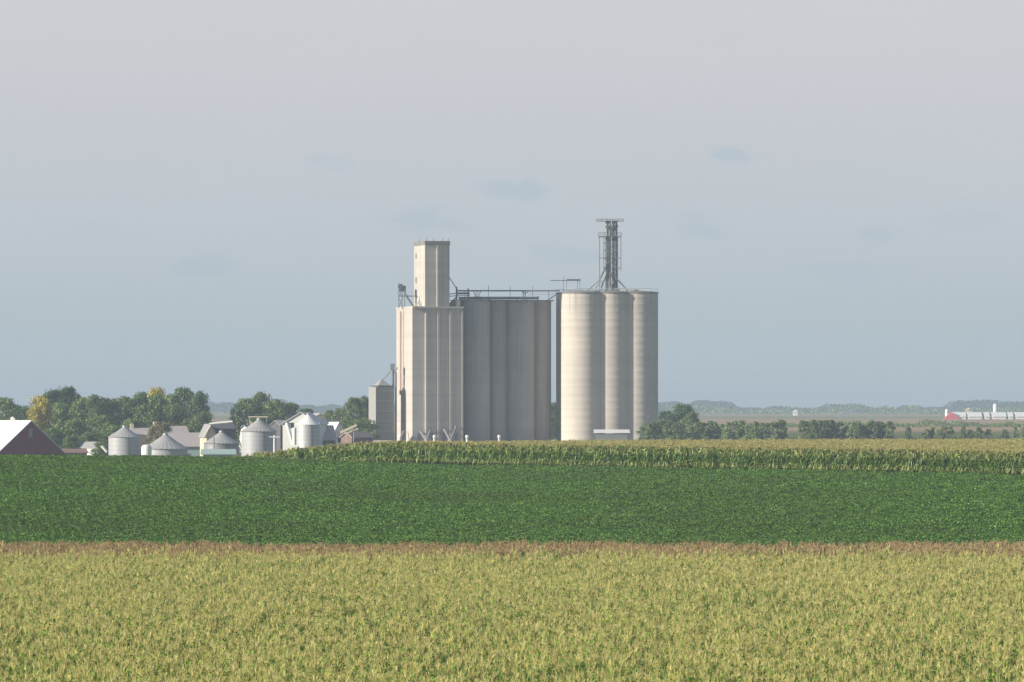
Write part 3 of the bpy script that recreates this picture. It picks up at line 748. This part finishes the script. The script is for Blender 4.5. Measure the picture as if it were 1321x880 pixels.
def gable(name, px, py_ridge, py_eave, wpx, dlen, Y, ang, wall, roof, label, cat='house', over=.3, base=None, front_win=0, chim=None, side_win=0):
    """gabled building: ridge runs along direction turned ang from the view axis; gable end faces the camera"""
    s = F/Y; c_ = P(px, 0, Y); c_.z = (gxy(c_.x, Y) if base is None else base)-.1
    o = empty(name, c_, label=label, cat=cat)
    A = Vector((-math.sin(ang), math.cos(ang), 0)); B = Vector((math.cos(ang), math.sin(ang), 0))
    h = wpx/s/2/max(.2, math.cos(ang)); zr = P(0, py_ridge, Y).z; ze = P(0, py_eave, Y).z; g = c_.z
    o0 = Vector((c_.x, c_.y, 0))
    def Q(b, a_, z): return o0+B*b+A*a_+Vector((0,0,z))
    mb = MB(); mb.poly([Q(-h,0,g), Q(h,0,g), Q(h,0,ze), Q(0,0,zr), Q(-h,0,ze), Q(-h,dlen,g), Q(h,dlen,g), Q(h,dlen,ze), Q(0,dlen,zr), Q(-h,dlen,ze)],
        [(0,1,2,3,4), (5,9,8,7,6), (0,4,9,5), (1,6,7,2)]); w = mb.build('wall', wall, o)
    sl = (zr-ze)/h; t = .16
    for sg in (-1, 1):
        e = h+over; ez = ze-sl*over
        mb = MB(); vv = [Q(sg*e,-over,ez), Q(0,-over,zr), Q(0,dlen+over,zr), Q(sg*e,dlen+over,ez)]; vv += [v+Vector((0,0,t)) for v in vv]
        mb.poly([v+Vector((0,0,.02)) for v in vv], [(0,1,2,3), (7,6,5,4), (0,4,5,1), (1,5,6,2), (2,6,7,3), (3,7,4,0)]); rf = mb.build('roof', roof, o)
    for k in range(front_win):
        b_ = (k-(front_win-1)/2)*h*1.6/max(1, front_win); mb = MB(); mb.box(Q(b_, -.02, (g+ze)/2+.3), (.9, .08, 1.2), (B, A, Zv)); mb.build('window', m_window, o)
    for k in range(side_win):
        a_ = dlen*(k+.7)/(side_win+.4); sg = -1 if ang > 0 else 1; mb = MB(); mb.box(Q(sg*(h+.02), a_, (g+ze)/2+.3), (.08, .9, 1.1), (B, A, Zv)); mb.build('window', m_window, o)
    if chim:
        mb = MB(); mb.box(Q(chim[0]*h, dlen*chim[1], zr+.2), (.7, .7, 1.5), (B, A, Zv)); mb.build('chimney', m_wall_brown, o)
    return o, Q, h, zr, ze
# the barn
bn, Q, h, zr, ze = gable('barn', 39.5, 543.5, 589, 88, 24, 960, R(38), m_red, m_white_roof, 'dark red barn with bright white roof at the left edge', 'barn', .35)
mb = MB(); mb.box(Q(0, -.04, zr-2.3), (.8, .08, 1.6), (Vector((math.cos(R(38)), math.sin(R(38)), 0)), Vector((-math.sin(R(38)), math.cos(R(38)), 0)), Zv)); mb.build('louvre', m_roof_grey, bn)
for a_ in (6.5,):
    mb = MB(); q = Q(0, a_, zr+.1); mb.box(q+Vector((0,0,.15)), (.9, .9, .5)); mb.lathe(q+Vector((0,0,.4)), [(.5, 0), (.5, .15), (.1, .4)], 12); mb.build('cupola', m_white, bn)
# other town buildings
def longhouse(name, x0, x1, py_ridge, py_eave, Y, depth, wall, roof, label, cat='house', rz=12, wins=0, chim=None, ends=None):
    """building seen on its long side: the near roof slope faces the camera"""
    s = F/Y; cx = (x0+x1)/2; X = (cx-660.5)/s; g = gxy(X, Y)-.1; r_ = R(rz)
    o = empty(name, (X, Y, g), label=label, cat=cat)
    B = Vector((math.cos(r_), math.sin(r_), 0)); A = Vector((-math.sin(r_), math.cos(r_), 0)); w = (x1-x0)/s/2/math.cos(r_); h = depth/2
    zr = P(0, py_ridge, Y+h).z; ze = P(0, py_eave, Y).z; o0 = Vector((X, Y, 0))
    def Q(b_, a_, z): return o0+B*b_+A*a_+Vector((0,0,z))
    mb = MB(); mb.poly([Q(-w,0,g), Q(w,0,g), Q(w,0,ze), Q(-w,0,ze), Q(-w,depth,g), Q(w,depth,g), Q(w,depth,ze), Q(-w,depth,ze), Q(-w,h,zr), Q(w,h,zr)],
        [(0,1,2,3), (5,4,7,6), (4,0,3,8,7), (1,5,6,9,2)]); mb.build('wall', wall, o)
    sl = (zr-ze)/h; e = .4; t = .15
    for sg in (0, 1):
        ya = -e if sg == 0 else depth+e; za = ze-sl*e
        vv = [Q(-w-.3, ya, za), Q(w+.3, ya, za), Q(w+.3, h, zr), Q(-w-.3, h, zr)]; vv += [v+Vector((0,0,t)) for v in vv]
        mb = MB(); mb.poly([v+Vector((0,0,.02)) for v in vv], [(0,1,2,3), (7,6,5,4), (0,4,5,1), (1,5,6,2), (2,6,7,3), (3,7,4,0)]); mb.build('roof', roof, o)
    for k in range(wins):
        b_ = -w+2*w*(k+.5)/wins; mb = MB(); mb.box(Q(b_, -.03, ze-1.4), (.8, .08, 1.0), (B, A, Zv)); mb.build('window', m_window, o)
    if chim is not None:
        mb = MB(); mb.box(Q(w*chim, h, zr+.3), (.8, .8, 1.7), (B, A, Zv)); mb.build('chimney', m_cream, o)
    return o, Q, w, zr, ze
longhouse('low_building', 80, 112, 580, 584.5, 1015, 7, m_wall_brown, m_wall_brown, 'low brown building right of the red barn', 'building')
longhouse('house', 172, 197, 553, 561, 1130, 8, m_wall_tan, m_roof_pink, 'tan house with pinkish roof behind the leftmost bins', 'house', chim=-.9)
longhouse('shed', 202, 243, 550.5, 561.5, 1125, 10, m_white, m_roof_pink, 'pale roofed shed behind the wide low bin', 'shed', chim=-.9, wins=2)
longhouse('machine_shed', 220, 276, 559, 576, 1065, 15, m_wall_teal, m_roof_pink, 'long shed with faded roof and pale teal wall beside the wide low bin', 'shed', rz=8)
gable('house', 132, 571, 577, 12, 8, 1045, R(40), m_white, m_roof_grey, 'small white gable among the bushes left of the leftmost bin', 'house')
# white upright tank by bin 2
mb = MB(); q = P(189, 0, 990); q.z = gxy(q.x, 990); s = F/990
mb.lathe(Vector((q.x, q.y, 0)), [(1.05, q.z), (1.05, P(0,577,990).z), (.8, P(0,574.5,990).z), (.05, P(0,573.5,990).z)], 18)
mb.build('white_tank', m_white, label='white upright tank at the left side of the wide low bin', cat='tank')
# dark building with cream gable end
longhouse('mill_building', 277, 302, 547.5, 553, 1050, 5, m_wall_dark, m_wall_dark, 'dark upright mill building with white ridge between the bins', 'building', rz=10, wins=2)
gable('gabled_shed', 272.5, 548, 561, 12, 5, 1046, R(20), m_cream, m_roof_grey, 'narrow cream gable against the left side of the dark mill building', 'shed')
mb = MB(); ptube(mb, (262, 566), (272, 548.5), 1040, .16); mb.build('inclined_conveyor', m_cream, label='pale inclined conveyor beside the dark mill building', cat='conveyor')
mb = MB(); ptube(mb, (270, 547), (300, 544.0), 1040, .24); mb.build('overhead_pipe', m_white, label='white pipe along the ridge of the dark mill building', cat='pipe')
mb = MB(); ptube(mb, (320, 538), (346, 538), 1042, .12); [pbar(mb, (x, 538), (x, 545), 1042, .08) for x in (322, 333, 344)]; mb.build('bin_catwalk', m_cream, label='thin pale catwalk above the big pale bin', cat='catwalk')
gable('house', 315, 549, 556, 16, 8, 1130, R(-30), m_white, m_roof_grey, 'small white house behind the big pale bin', 'house', chim=(.0, .4))
# white gabled building behind bin 5
o, Q, h, zr, ze = gable('white_warehouse', 388, 532.5, 546.5, 47, 12, 1085, R(-7), m_white, m_roof_pale, 'white gabled warehouse behind the shiny bin', 'building')
for px, py in ((372, 549), (377, 549), (381, 562)):
    mb = MB(); mb.box(P(px, py, 1080.6), (.8, .3, 1.3)); mb.build('window', m_window, o)
mb = MB(); mb.tube(P(370, 545, 1070), P(378, 574, 1070), .4, 8); mb.tube(P(380, 552, 1070), P(380, 574, 1070), .55, 8)
mb.build('white_duct', m_white, label='white pipes in front of the white warehouse, left of the shiny bin', cat='duct')
gable('house', 413, 534, 537, 9, 7, 1180, R(15), m_cream, m_roof_pink, 'cream house high behind the white warehouse', 'house')
longhouse('shed', 410, 433, 549.5, 567.5, 1090, 12, m_wall_dark, m_roof_pink, 'shed with long pinkish roof right of the shiny bin', 'shed', rz=10)
longhouse('house', 409, 437, 542.5, 548, 1150, 7, m_white, m_wall_dark, 'house with dark blue grey roof behind the pink roofed shed', 'house', rz=6, wins=3)
longhouse('house', 346, 366, 549, 556.5, 1120, 8, m_cream, m_roof_pink, 'low house with pinkish roof between the big pale bin and the white warehouse', 'house', rz=6, wins=2)
longhouse('house', 362, 378, 543, 549, 1110, 7, m_wall_dark, m_roof_grey, 'dark walled house at the left side of the white warehouse', 'house', rz=20)
gable('house', 437, 545.5, 556, 11, 7, 1130, R(20), m_white, m_white_roof, 'small bright white house with steep gable', 'house', front_win=1)
mb = MB(); pbar(mb, (439, 558), (460, 548.5), 1110, .55); pbar(mb, (445, 560), (462, 553), 1110, .3); [pbar(mb, (x, 570), (x, 555), 1110, .15) for x in (447, 456)]
mb.build('inclined_conveyor', m_cream, label='pale inclined conveyor right of the small white house', cat='conveyor')
gable('house', 447, 558, 564, 14, 8, 1120, R(-35), m_wall_brown, m_rust, 'small reddish house under the pale inclined conveyor', 'house')
for px in (470, 474):
    pass
def pole(px, Y, ytop, label, arm=0, mat=m_wood, w=.28, group='utility poles'):
    q = P(px, 0, Y); g = gxy(q.x, Y); t = P(0, ytop, Y).z
    o = empty('utility_pole', (q.x, Y, g), label=label, cat='pole', group=group)
    mb = MB(); mb.tube((q.x, Y, g-.3), (q.x, Y, t), w*.5, 8, w*.35); mb.build('post', mat, o)
    if arm:
        mb = MB(); mb.box((q.x, Y-.15, t-.35), (arm, .16, .2)); cr = mb.build('crossarm', mat, o)
longhouse('low_shed', 262, 303, 580.5, 586, 985, 7, m_wall_teal, m_wall_teal, 'low pale teal shed just behind the soybean crest before the low bin', 'shed', rz=5)
pole(354, 1000, 561.5, 'pale T-shaped pole right of the big pale bin', 2.2, m_white, .5)
pole(435.5, 1000, 555, 'dark thin pole right of the pink roofed shed', 0, m_steel)
pole(455, 1090, 553, 'thin pole beside the inclined conveyor', 1.2)
pole(471, 1180, 556, 'short light pole left of the dryer', 0, m_steel_light)
pole(276, 1000, 562, 'thin pole before the low bin', 0, m_steel_mid)
# white cowl by the foot of bin 1
mb = MB(); mb.tube(P(131, 575, 1000), P(138, 583, 1000), .3); mb.build('white_auger', m_white, label='small white auger left of the leftmost bin', cat='auger')

# ------------------------------------------------------------------ trees
kinds = {
 'green': leafmat('leaf_green', [(0, (.06,.11,.03)), (.6, (.14,.215,.06)), (1, (.28,.38,.12))], rough=.6, trans=.2, spec=.2),
 'dark': leafmat('leaf_dark', [(0, (.042,.088,.032)), (.6, (.085,.15,.055)), (1, (.17,.26,.095))], rough=.6, trans=.2, spec=.2),
 'light': leafmat('leaf_light', [(0, (.06,.09,.03)), (.6, (.12,.17,.055)), (1, (.22,.28,.10))], rough=.6, trans=.2, spec=.2),
 'yellow': leafmat('leaf_yellow', [(0, (.26,.24,.04)), (.5, (.50,.43,.07)), (1, (.68,.60,.15))], rough=.6, trans=.2, spec=.2),
 'rust': leafmat('leaf_rust', [(0, (.17,.14,.06)), (.5, (.27,.23,.10)), (1, (.36,.33,.16))], rough=.6, trans=.2, spec=.2),
 'shrub': leafmat('leaf_shrub', [(0, (.10,.15,.06)), (.6, (.20,.28,.11)), (1, (.38,.47,.22))], rough=.6, trans=.2, spec=.2),
}
def crown_mesh(r, height=14., rad=6., trunk=2.0, blobs=26, per=150, leaf=.42, col=False):
    v = []; f = []
    for k in range(blobs):
        for _ in range(20):
            t = r.random(); z = trunk+(height-trunk)*t
            prof = rad*(math.sin(math.pi*min(1, .12+t*.86))**.6) if not col else rad*(1-t)**.6
            aa = r.uniform(0, 6.283); rr = prof*math.sqrt(r.random())*.82
            break
        br = rad*(r.uniform(.17, .36) if not col else r.uniform(.25,.45)); c = Vector((rr*math.cos(aa), rr*math.sin(aa), min(z, height-br*.9)))
        for _ in range(per):
            d = Vector((r.gauss(0,1), r.gauss(0,1), r.gauss(0,1)+.25)).normalized()
            q = c+Vector((d.x, d.y, d.z*.8))*br*(r.uniform(.5, 1.15)+.35*r.random()**4)
            nrm = (d+Vector((r.gauss(0,.5), r.gauss(0,.5), r.gauss(0,.5)))).normalized()
            X = Matrix.Rotation(r.uniform(0, 6.28), 3, nrm) @ nrm.orthogonal().normalized(); Yv = nrm.cross(X); s = leaf*r.uniform(.5, 1.0)*.6
            b = len(v); v += [tuple(q-X*s*1.3), tuple(q-Yv*s*.8), tuple(q+X*s*1.3), tuple(q+Yv*s*.8)]; f.append((b, b+1, b+2, b+3))
    me = bpy.data.meshes.new('crown'); me.from_pydata(v, [], f); me.materials.append(kinds['green']); me.update(); return me
def trunk_mesh(r, height=14., rad=6., th=.3):
    mb = MB(); mb.tube((0,0,-.4), (0,0,height*.45), th, 8, th*.6); mb.tube((0,0,height*.45), (.3,.1,height*.85), th*.6, 7, th*.15)
    for k in range(8):
        aa = k*2.4+r.uniform(-.3,.3); z = height*(.22+.06*k); e = rad*.7*r.uniform(.7, 1)
        mb.tube((0,0,z), (math.cos(aa)*e, math.sin(aa)*e, z+height*.22), th*.4, 6, th*.1)
    me = bpy.data.meshes.new('trunk'); me.from_pydata([tuple(x) for x in mb.v], [], mb.f); me.polygons.foreach_set('use_smooth', [True]*len(mb.f)); me.materials.append(m_trunk); me.update(); return me
rt = random.Random(21)
TREE = [(crown_mesh(rt, 14, 6, .8, 66, 140, .5), trunk_mesh(rt)) for _ in range(6)]
NARR = [(crown_mesh(rt, 9, 1.7, .6, 16, 90, .35, True), trunk_mesh(rt, 9, 1.2, .14)) for _ in range(2)]
SHR = [(crown_mesh(rt, 5.0, 1.9, .0, 26, 80, .32, i_ % 2 == 0), trunk_mesh(rt, 5, 1.4, .10)) for i_ in range(6)]
def tree(name, px, ytop, hwpx, Y, kind, label, fam=TREE, cat='tree', group=None, H=14., RW=6.):
    s = F/Y; x = (px-660.5)/s; g = gxy(x, Y); ht = P(0, ytop, Y).z-g
    o = empty(name, (x, Y, g), rt.uniform(0, 6.28), label=label, cat=cat, group=group)
    cm, tm = rt.choice(fam)
    sc3 = (hwpx/s/RW*1.1, hwpx/s/RW*1.1, ht/H)
    for nm, me in (('crown', cm), ('trunk', tm)):
        c = bpy.data.objects.new(nm, me); S.collection.objects.link(c); c.parent = o; c.scale = sc3
        if nm == 'crown':
            c.material_slots[0].link = 'OBJECT'; c.material_slots[0].material = kinds[kind]
    return o
G = 'trees around the town'
TL = [
 (5,513,24,1200,'green','dark green tree at the left edge above the barn roof'),
 (27,524,18,1230,'green','low tree behind the barn roof, left of the yellow tree'),
 (52,510,17,1120,'yellow','yellow autumn tree right of the barn peak'),
 (45,523,11,1110,'yellow','smaller yellowing tree in front of the larger yellow tree'),
 (70,503,20,1235,'dark','dark round tree behind the yellow tree'),
 (89,499,20,1240,'dark','tallest dark tree just right of the yellow tree'),
 (79,520,18,1160,'green','leafy green tree in front of the tallest dark tree'),
 (108,513,20,1220,'green','green tree right of the tallest dark tree'),
 (124,509,18,1210,'light','lighter green tree left of centre of the town trees'),
 (142,514,18,1215,'green','green tree above the leftmost grain bin, left one'),
 (162,511,18,1230,'green','green tree above the leftmost grain bin, right one'),
 (183,506,20,1235,'green','broad green tree left of the yellow topped tree'),
  (203,500,20,1270,'yellow','yellow topped tree showing behind the green trees'),
 (222,509,18,1225,'green','green tree in front of the yellow topped tree'),
 (203,508,16,1205,'green','green tree low in front of the yellow topped tree'),
 (238,500,22,1245,'dark','tall dark green tree above the pale roofed shed'),
 (258,505,16,1235,'dark','dark tree at the right end of the big tree group'),
 (190,522,20,1180,'green','lower green tree above the tan house'),
 (225,522,22,1180,'green','lower green tree above the pale roofed shed'),
 (262,531,18,1130,'light','light green round tree left of the dark mill building'),
 (245,538,12,1135,'light','small light green tree behind the faded roof shed'),
 (98,540,22,1120,'green','wide low tree below the dark trees, right of the barn'),
 (132,535,22,1110,'green','wide tree just left of the leftmost bin'),
 (66,552,18,1080,'green','low tree just behind the barn right slope'),
 (118,558,20,1060,'green','bushy tree left of the leftmost bin, low'),
 (92,562,16,1050,'green','low bush behind the brown building'),
 (145,548,20,1090,'green','green tree behind the leftmost bin'),
 (170,540,18,1140,'green','green tree behind the leftmost bin and tan house'),
 (130,570,14,1040,'green','dark bush at the foot of the leftmost bin, left side'),
 (207,544,17,1090,'rust','reddish brown tree in front of the tan house'),
 (296,548,14,1150,'dark','low tree behind the dark mill building'),
 (318,514,20,1240,'green','green tree left of the peaked tree above the big pale bin'),
 (336,506,18,1245,'green','peaked green tree above the big pale bin'),
 (355,515,20,1240,'green','green tree right of the peaked tree'),
 (374,520,20,1245,'green','tree above the white warehouse roof'),
 (345,532,24,1200,'dark','wide dark tree behind the big pale bin roof'),
 (396,527,14,1300,'dark','small dark tree behind the white warehouse peak'),
 (424,529,11,1330,'green','small hazy tree right of the cream house'),
 (439,527,13,1320,'green','hazy tree left of the pair next to the dryer'),
 (456,513,15,1270,'green','left one of the two tall trees beside the dryer'),
 (472,511,16,1275,'green','right one of the two tall trees beside the dryer'),
 (468,540,22,1230,'green','lower tree behind the inclined conveyor'),
 (488,520,12,1290,'dark','tree mostly behind the grain dryer'),
 (714,519,9,1330,'dark','dark tree seen in the gap between the annex and silos'),
 (708,535,10,1310,'green','lower tree in the gap between annex and silos'),
 (860,530,14,1310,'dark','dark tree touching the rightmost silo'),
 (880,521,17,1315,'dark','round dark tree right of the rightmost silo'),
 (893,531,12,1300,'green','right end tree of the dark group beside the silos'),
]
for (px, yt, hw_, Y, kind, lab) in TL: tree('tree', px, yt, hw_, Y, kind, lab, group=G)
tree('slim_tree', 300, 519, 5, 1120, 'dark', 'slim upright dark tree right of the dark mill building', NARR, 'tree', G, 9., 1.7)
tree('slim_tree', 307, 530, 4, 1125, 'green', 'short slim tree next to the slim upright one', NARR, 'tree', G, 9., 1.7)
# hedge row of young trees beyond the far corn
HG = 'young trees in the row beyond the far corn'
xs = [830,838]+list(np.arange(846, 1018, 8.6))+list(np.arange(1034, 1152, 8.2))
words = ['first','second','third','fourth','fifth','sixth','seventh','eighth','ninth','tenth','eleventh','twelfth','thirteenth','fourteenth','fifteenth','sixteenth','seventeenth','eighteenth','nineteenth','twentieth','twenty-first','twenty-second','twenty-third','twenty-fourth','twenty-fifth']
n1 = len([x for x in xs if x < 1025])
for i, x in enumerate(xs):
    if x < 1025: lab = '%s young tree from the silos in the row beyond the corn, before the gap' % words[i]
    else: lab = '%s young tree right of the gap in the row beyond the corn' % words[i-n1]
    top = 543+rt.uniform(-2, 5)+(4 if x < 845 else 0)
    tree('young_tree', x+rt.uniform(-2,2), top, rt.uniform(7.5, 10.0), 1235+rt.uniform(-14, 14), rt.choice(['shrub','shrub','green','light']), lab, SHR, 'young tree', HG, 5., 1.7)
xs2 = [1172, 1195, 1203, 1211, 1219, 1227, 1243, 1251, 1262, 1274, 1296, 1309, 1319]
for i, x in enumerate(xs2):
    tree('shrub', x, rt.choice([551, 553, 554, 550]), rt.uniform(4.5, 6.5), 1245+rt.uniform(-10, 10), rt.choice(['shrub','green']),
         '%s low shrub counting right from the end of the young tree row' % words[i], SHR, 'shrub', 'low shrubs at the right beyond the corn', 5., 1.7)
# distant hedge strip on the right (low continuous growth) and far woods
def wood(name, x0, x1, Y, hts, n_, leaf, mat, label, seed, depth=60):
    r = random.Random(seed); v = []; f = []
    ph = [r.uniform(0, 6.28) for _ in range(6)]
    for k in range(n_):
        x = r.uniform(x0, x1); y = Y+r.uniform(-depth/2, depth/2)
        env = .55+.2*math.sin(x/(x1-x0)*25+ph[0])+.15*math.sin(x/(x1-x0)*71+ph[1])+.12*math.sin(x/(x1-x0)*160+ph[2])+.08*math.sin(x/(x1-x0)*390+ph[3])
        h = hts*max(.25, env)*1.1; g = gxy(x, y) if Y < 1500 else ip(Y, [(1400,1),(2800,3.1),(5600,5.2),(12000,5.6)])
        z = g+h*r.random()**.7
        nrm = Vector((r.gauss(0,1), r.gauss(0,1)-.4, r.gauss(0,1)+.5)).normalized(); X = nrm.orthogonal().normalized(); Yv = nrm.cross(X); s = leaf*r.uniform(.4, 1)
        q = Vector((x, y, z)); b = len(v); v += [tuple(q-X*s), tuple(q-Yv*s*.7), tuple(q+X*s), tuple(q+Yv*s*.7)]; f.append((b, b+1, b+2, b+3))
    me = bpy.data.meshes.new(name); me.from_pydata(v, [], f); me.materials.append(mat); me.update()
    o = bpy.data.objects.new(name, me); S.collection.objects.link(o); tag(o, label, None, None, 'stuff')
m_wood_leaf = leafmat('leaf_far_wood', [(0, (.02,.045,.02)), (1, (.06,.10,.045))], rough=.8, trans=.1, spec=.1)
wood('far_wood', -950, 950, 5700, 15.5, 60000, 1.9, m_wood_leaf, 'hazy blue line of far-off woodland along the horizon', 2, 260)
wood('far_wood', 150, 900, 4700, 10, 9000, 1.4, kinds['green'], 'nearer hazy clumps of woodland before the horizon line', 9, 160)
wood('field_hedge', 95, 260, 1900, 2.6, 9000, .5, kinds['green'], 'low green hedge strip behind the shrubs at the right', 4, 30)
# ------------------------------------------------------------------ far hog barns at the right
YF = 2800; s = F/YF
words2 = ['leftmost long white farm building with a red gable end', 'second far white farm building from the left', 'short third far white farm building', 'fourth far white farm building, a long one', 'short fifth far white farm building', 'far white farm building cut by the right picture edge']
segs = [(1222, 1246), (1248.5, 1266.5), (1270, 1276.5), (1279.5, 1298), (1300.5, 1307), (1310, 1345)]
for i, (xa, xb) in enumerate(segs):
    X0 = (xa-660.5)/s; X1 = (xb-660.5)/s; g = 3.05; ye = P(0, 537, YF).z; yr = P(0, 531.8, YF).z
    c_ = Vector(((X0+X1)/2, YF, g)); o = empty('far_barn', c_, label=words2[i], cat='farm building', group='long white farm buildings in the distance')
    d = 12; mb = MB()
    if i == 0: gx = X0+ (9/s); 
    xs_ = (X0+3 if i == 0 else X0)
    mb.poly([(xs_, YF, g), (X1, YF, g), (X1, YF, ye), (xs_, YF, ye), (xs_, YF+d, g), (X1, YF+d, g), (X1, YF+d, ye), (xs_, YF+d, ye)], [(0,1,2,3), (1,5,6,2), (5,4,7,6), (4,0,3,7)]); mb.build('wall', m_white, o)
    ym = YF+d/2; x0r = xs_+(.5 if i == 0 else 0)
    mb = MB(); mb.poly([(xs_+(2.5 if i == 0 else 0), YF-.5, ye-.3), (X1+.3, YF-.5, ye-.3), (X1+.3, ym, yr), (x0r-.3, ym, yr), (xs_-.3, YF+d+.5, ye-.3), (X1+.3, YF+d+.5, ye-.3)], [(0,1,2,3), (3,2,5,4)]); mb.build('roof', m_white_roof, o)
    if i == 0:
        mb = MB(); mb.poly([(X0-2, YF-1, g), (X0+7.5, YF-1, g), (X0+5, YF-1, g+2.2), (X0+2.6, YF-1, yr), (X0-.5, YF-1, ye-.2), (X0-2, YF+6, g), (X0+2.6, YF+6, yr), (X0-.5, YF+6, ye-.2)], [(0,1,2,3,4), (0,4,7,5), (4,3,6,7)]); mb.build('gable_end', m_pinkend, o)
mb = MB(); q = P(1284, 0, 2870); g = 3.1; mb.lathe((q.x, q.y, 0), [(1.3, g), (1.3, P(0,522,2870).z), (.05, P(0,520.5,2870).z)], 16); mb.build('feed_silo', m_white, label='slender white feed silo behind the far white farm buildings', cat='silo')
mb = MB(); q = P(1250, 0, 2860); mb.box((q.x, q.y, P(0,530,2860).z-1), (3.4, 3, 3.4)); mb.lathe((q.x, q.y, P(0,530,2860).z+.6), [(2.4, 0), (.1, 1.2)], 8, False); mb.build('far_shed', m_cream, label='small pale roof above the second far white farm building', cat='shed')
mb = MB(); q = P(1221.5, 0, 2850); mb.lathe((q.x, q.y, 0), [(1.0, 3), (1.0, P(0,528.5,2850).z), (.05, P(0,527.5,2850).z)], 12); mb.build('feed_bin', m_white, label='tiny white feed bin left of the red gable end', cat='feed bin')
mb = MB(); q = P(1026, 0, 4000); mb.box((q.x, q.y, 5.0), (3.6, 5, 4)); mb.poly([(q.x-2.2, 3997, 7), (q.x+2.2, 3997, 7), (q.x+.2, 4000, 9), (q.x-.2, 4000, 9), (q.x-2.2, 4003, 7), (q.x+2.2, 4003, 7)], [(0,1,2,3), (3,2,5,4), (0,3,4), (1,5,2)]); mb.build('distant_house', m_white, label='tiny white house before the horizon woods, right of the silos', cat='house')

# ------------------------------------------------------------------ haze: closed box of even air
hm = bpy.data.materials.new('haze'); hm.use_nodes = True; hn = hm.node_tree; hn.nodes.clear()
pv = hn.nodes.new('ShaderNodeVolumePrincipled'); pv.inputs['Color'].default_value = (.58,.72,.88,1); pv.inputs['Density'].default_value = 1.9e-4
pv.inputs['Anisotropy'].default_value = 0.0
ho = hn.nodes.new('ShaderNodeOutputMaterial'); hn.links.new(pv.outputs[0], ho.inputs['Volume'])
mb = MB(); mb.box((0, 0, (60.5-5)/2), (25600, 25600, 65.5)); o = mb.build('haze', hm, kind='stuff')
o['label'] = 'pale blue summer haze over the fields'
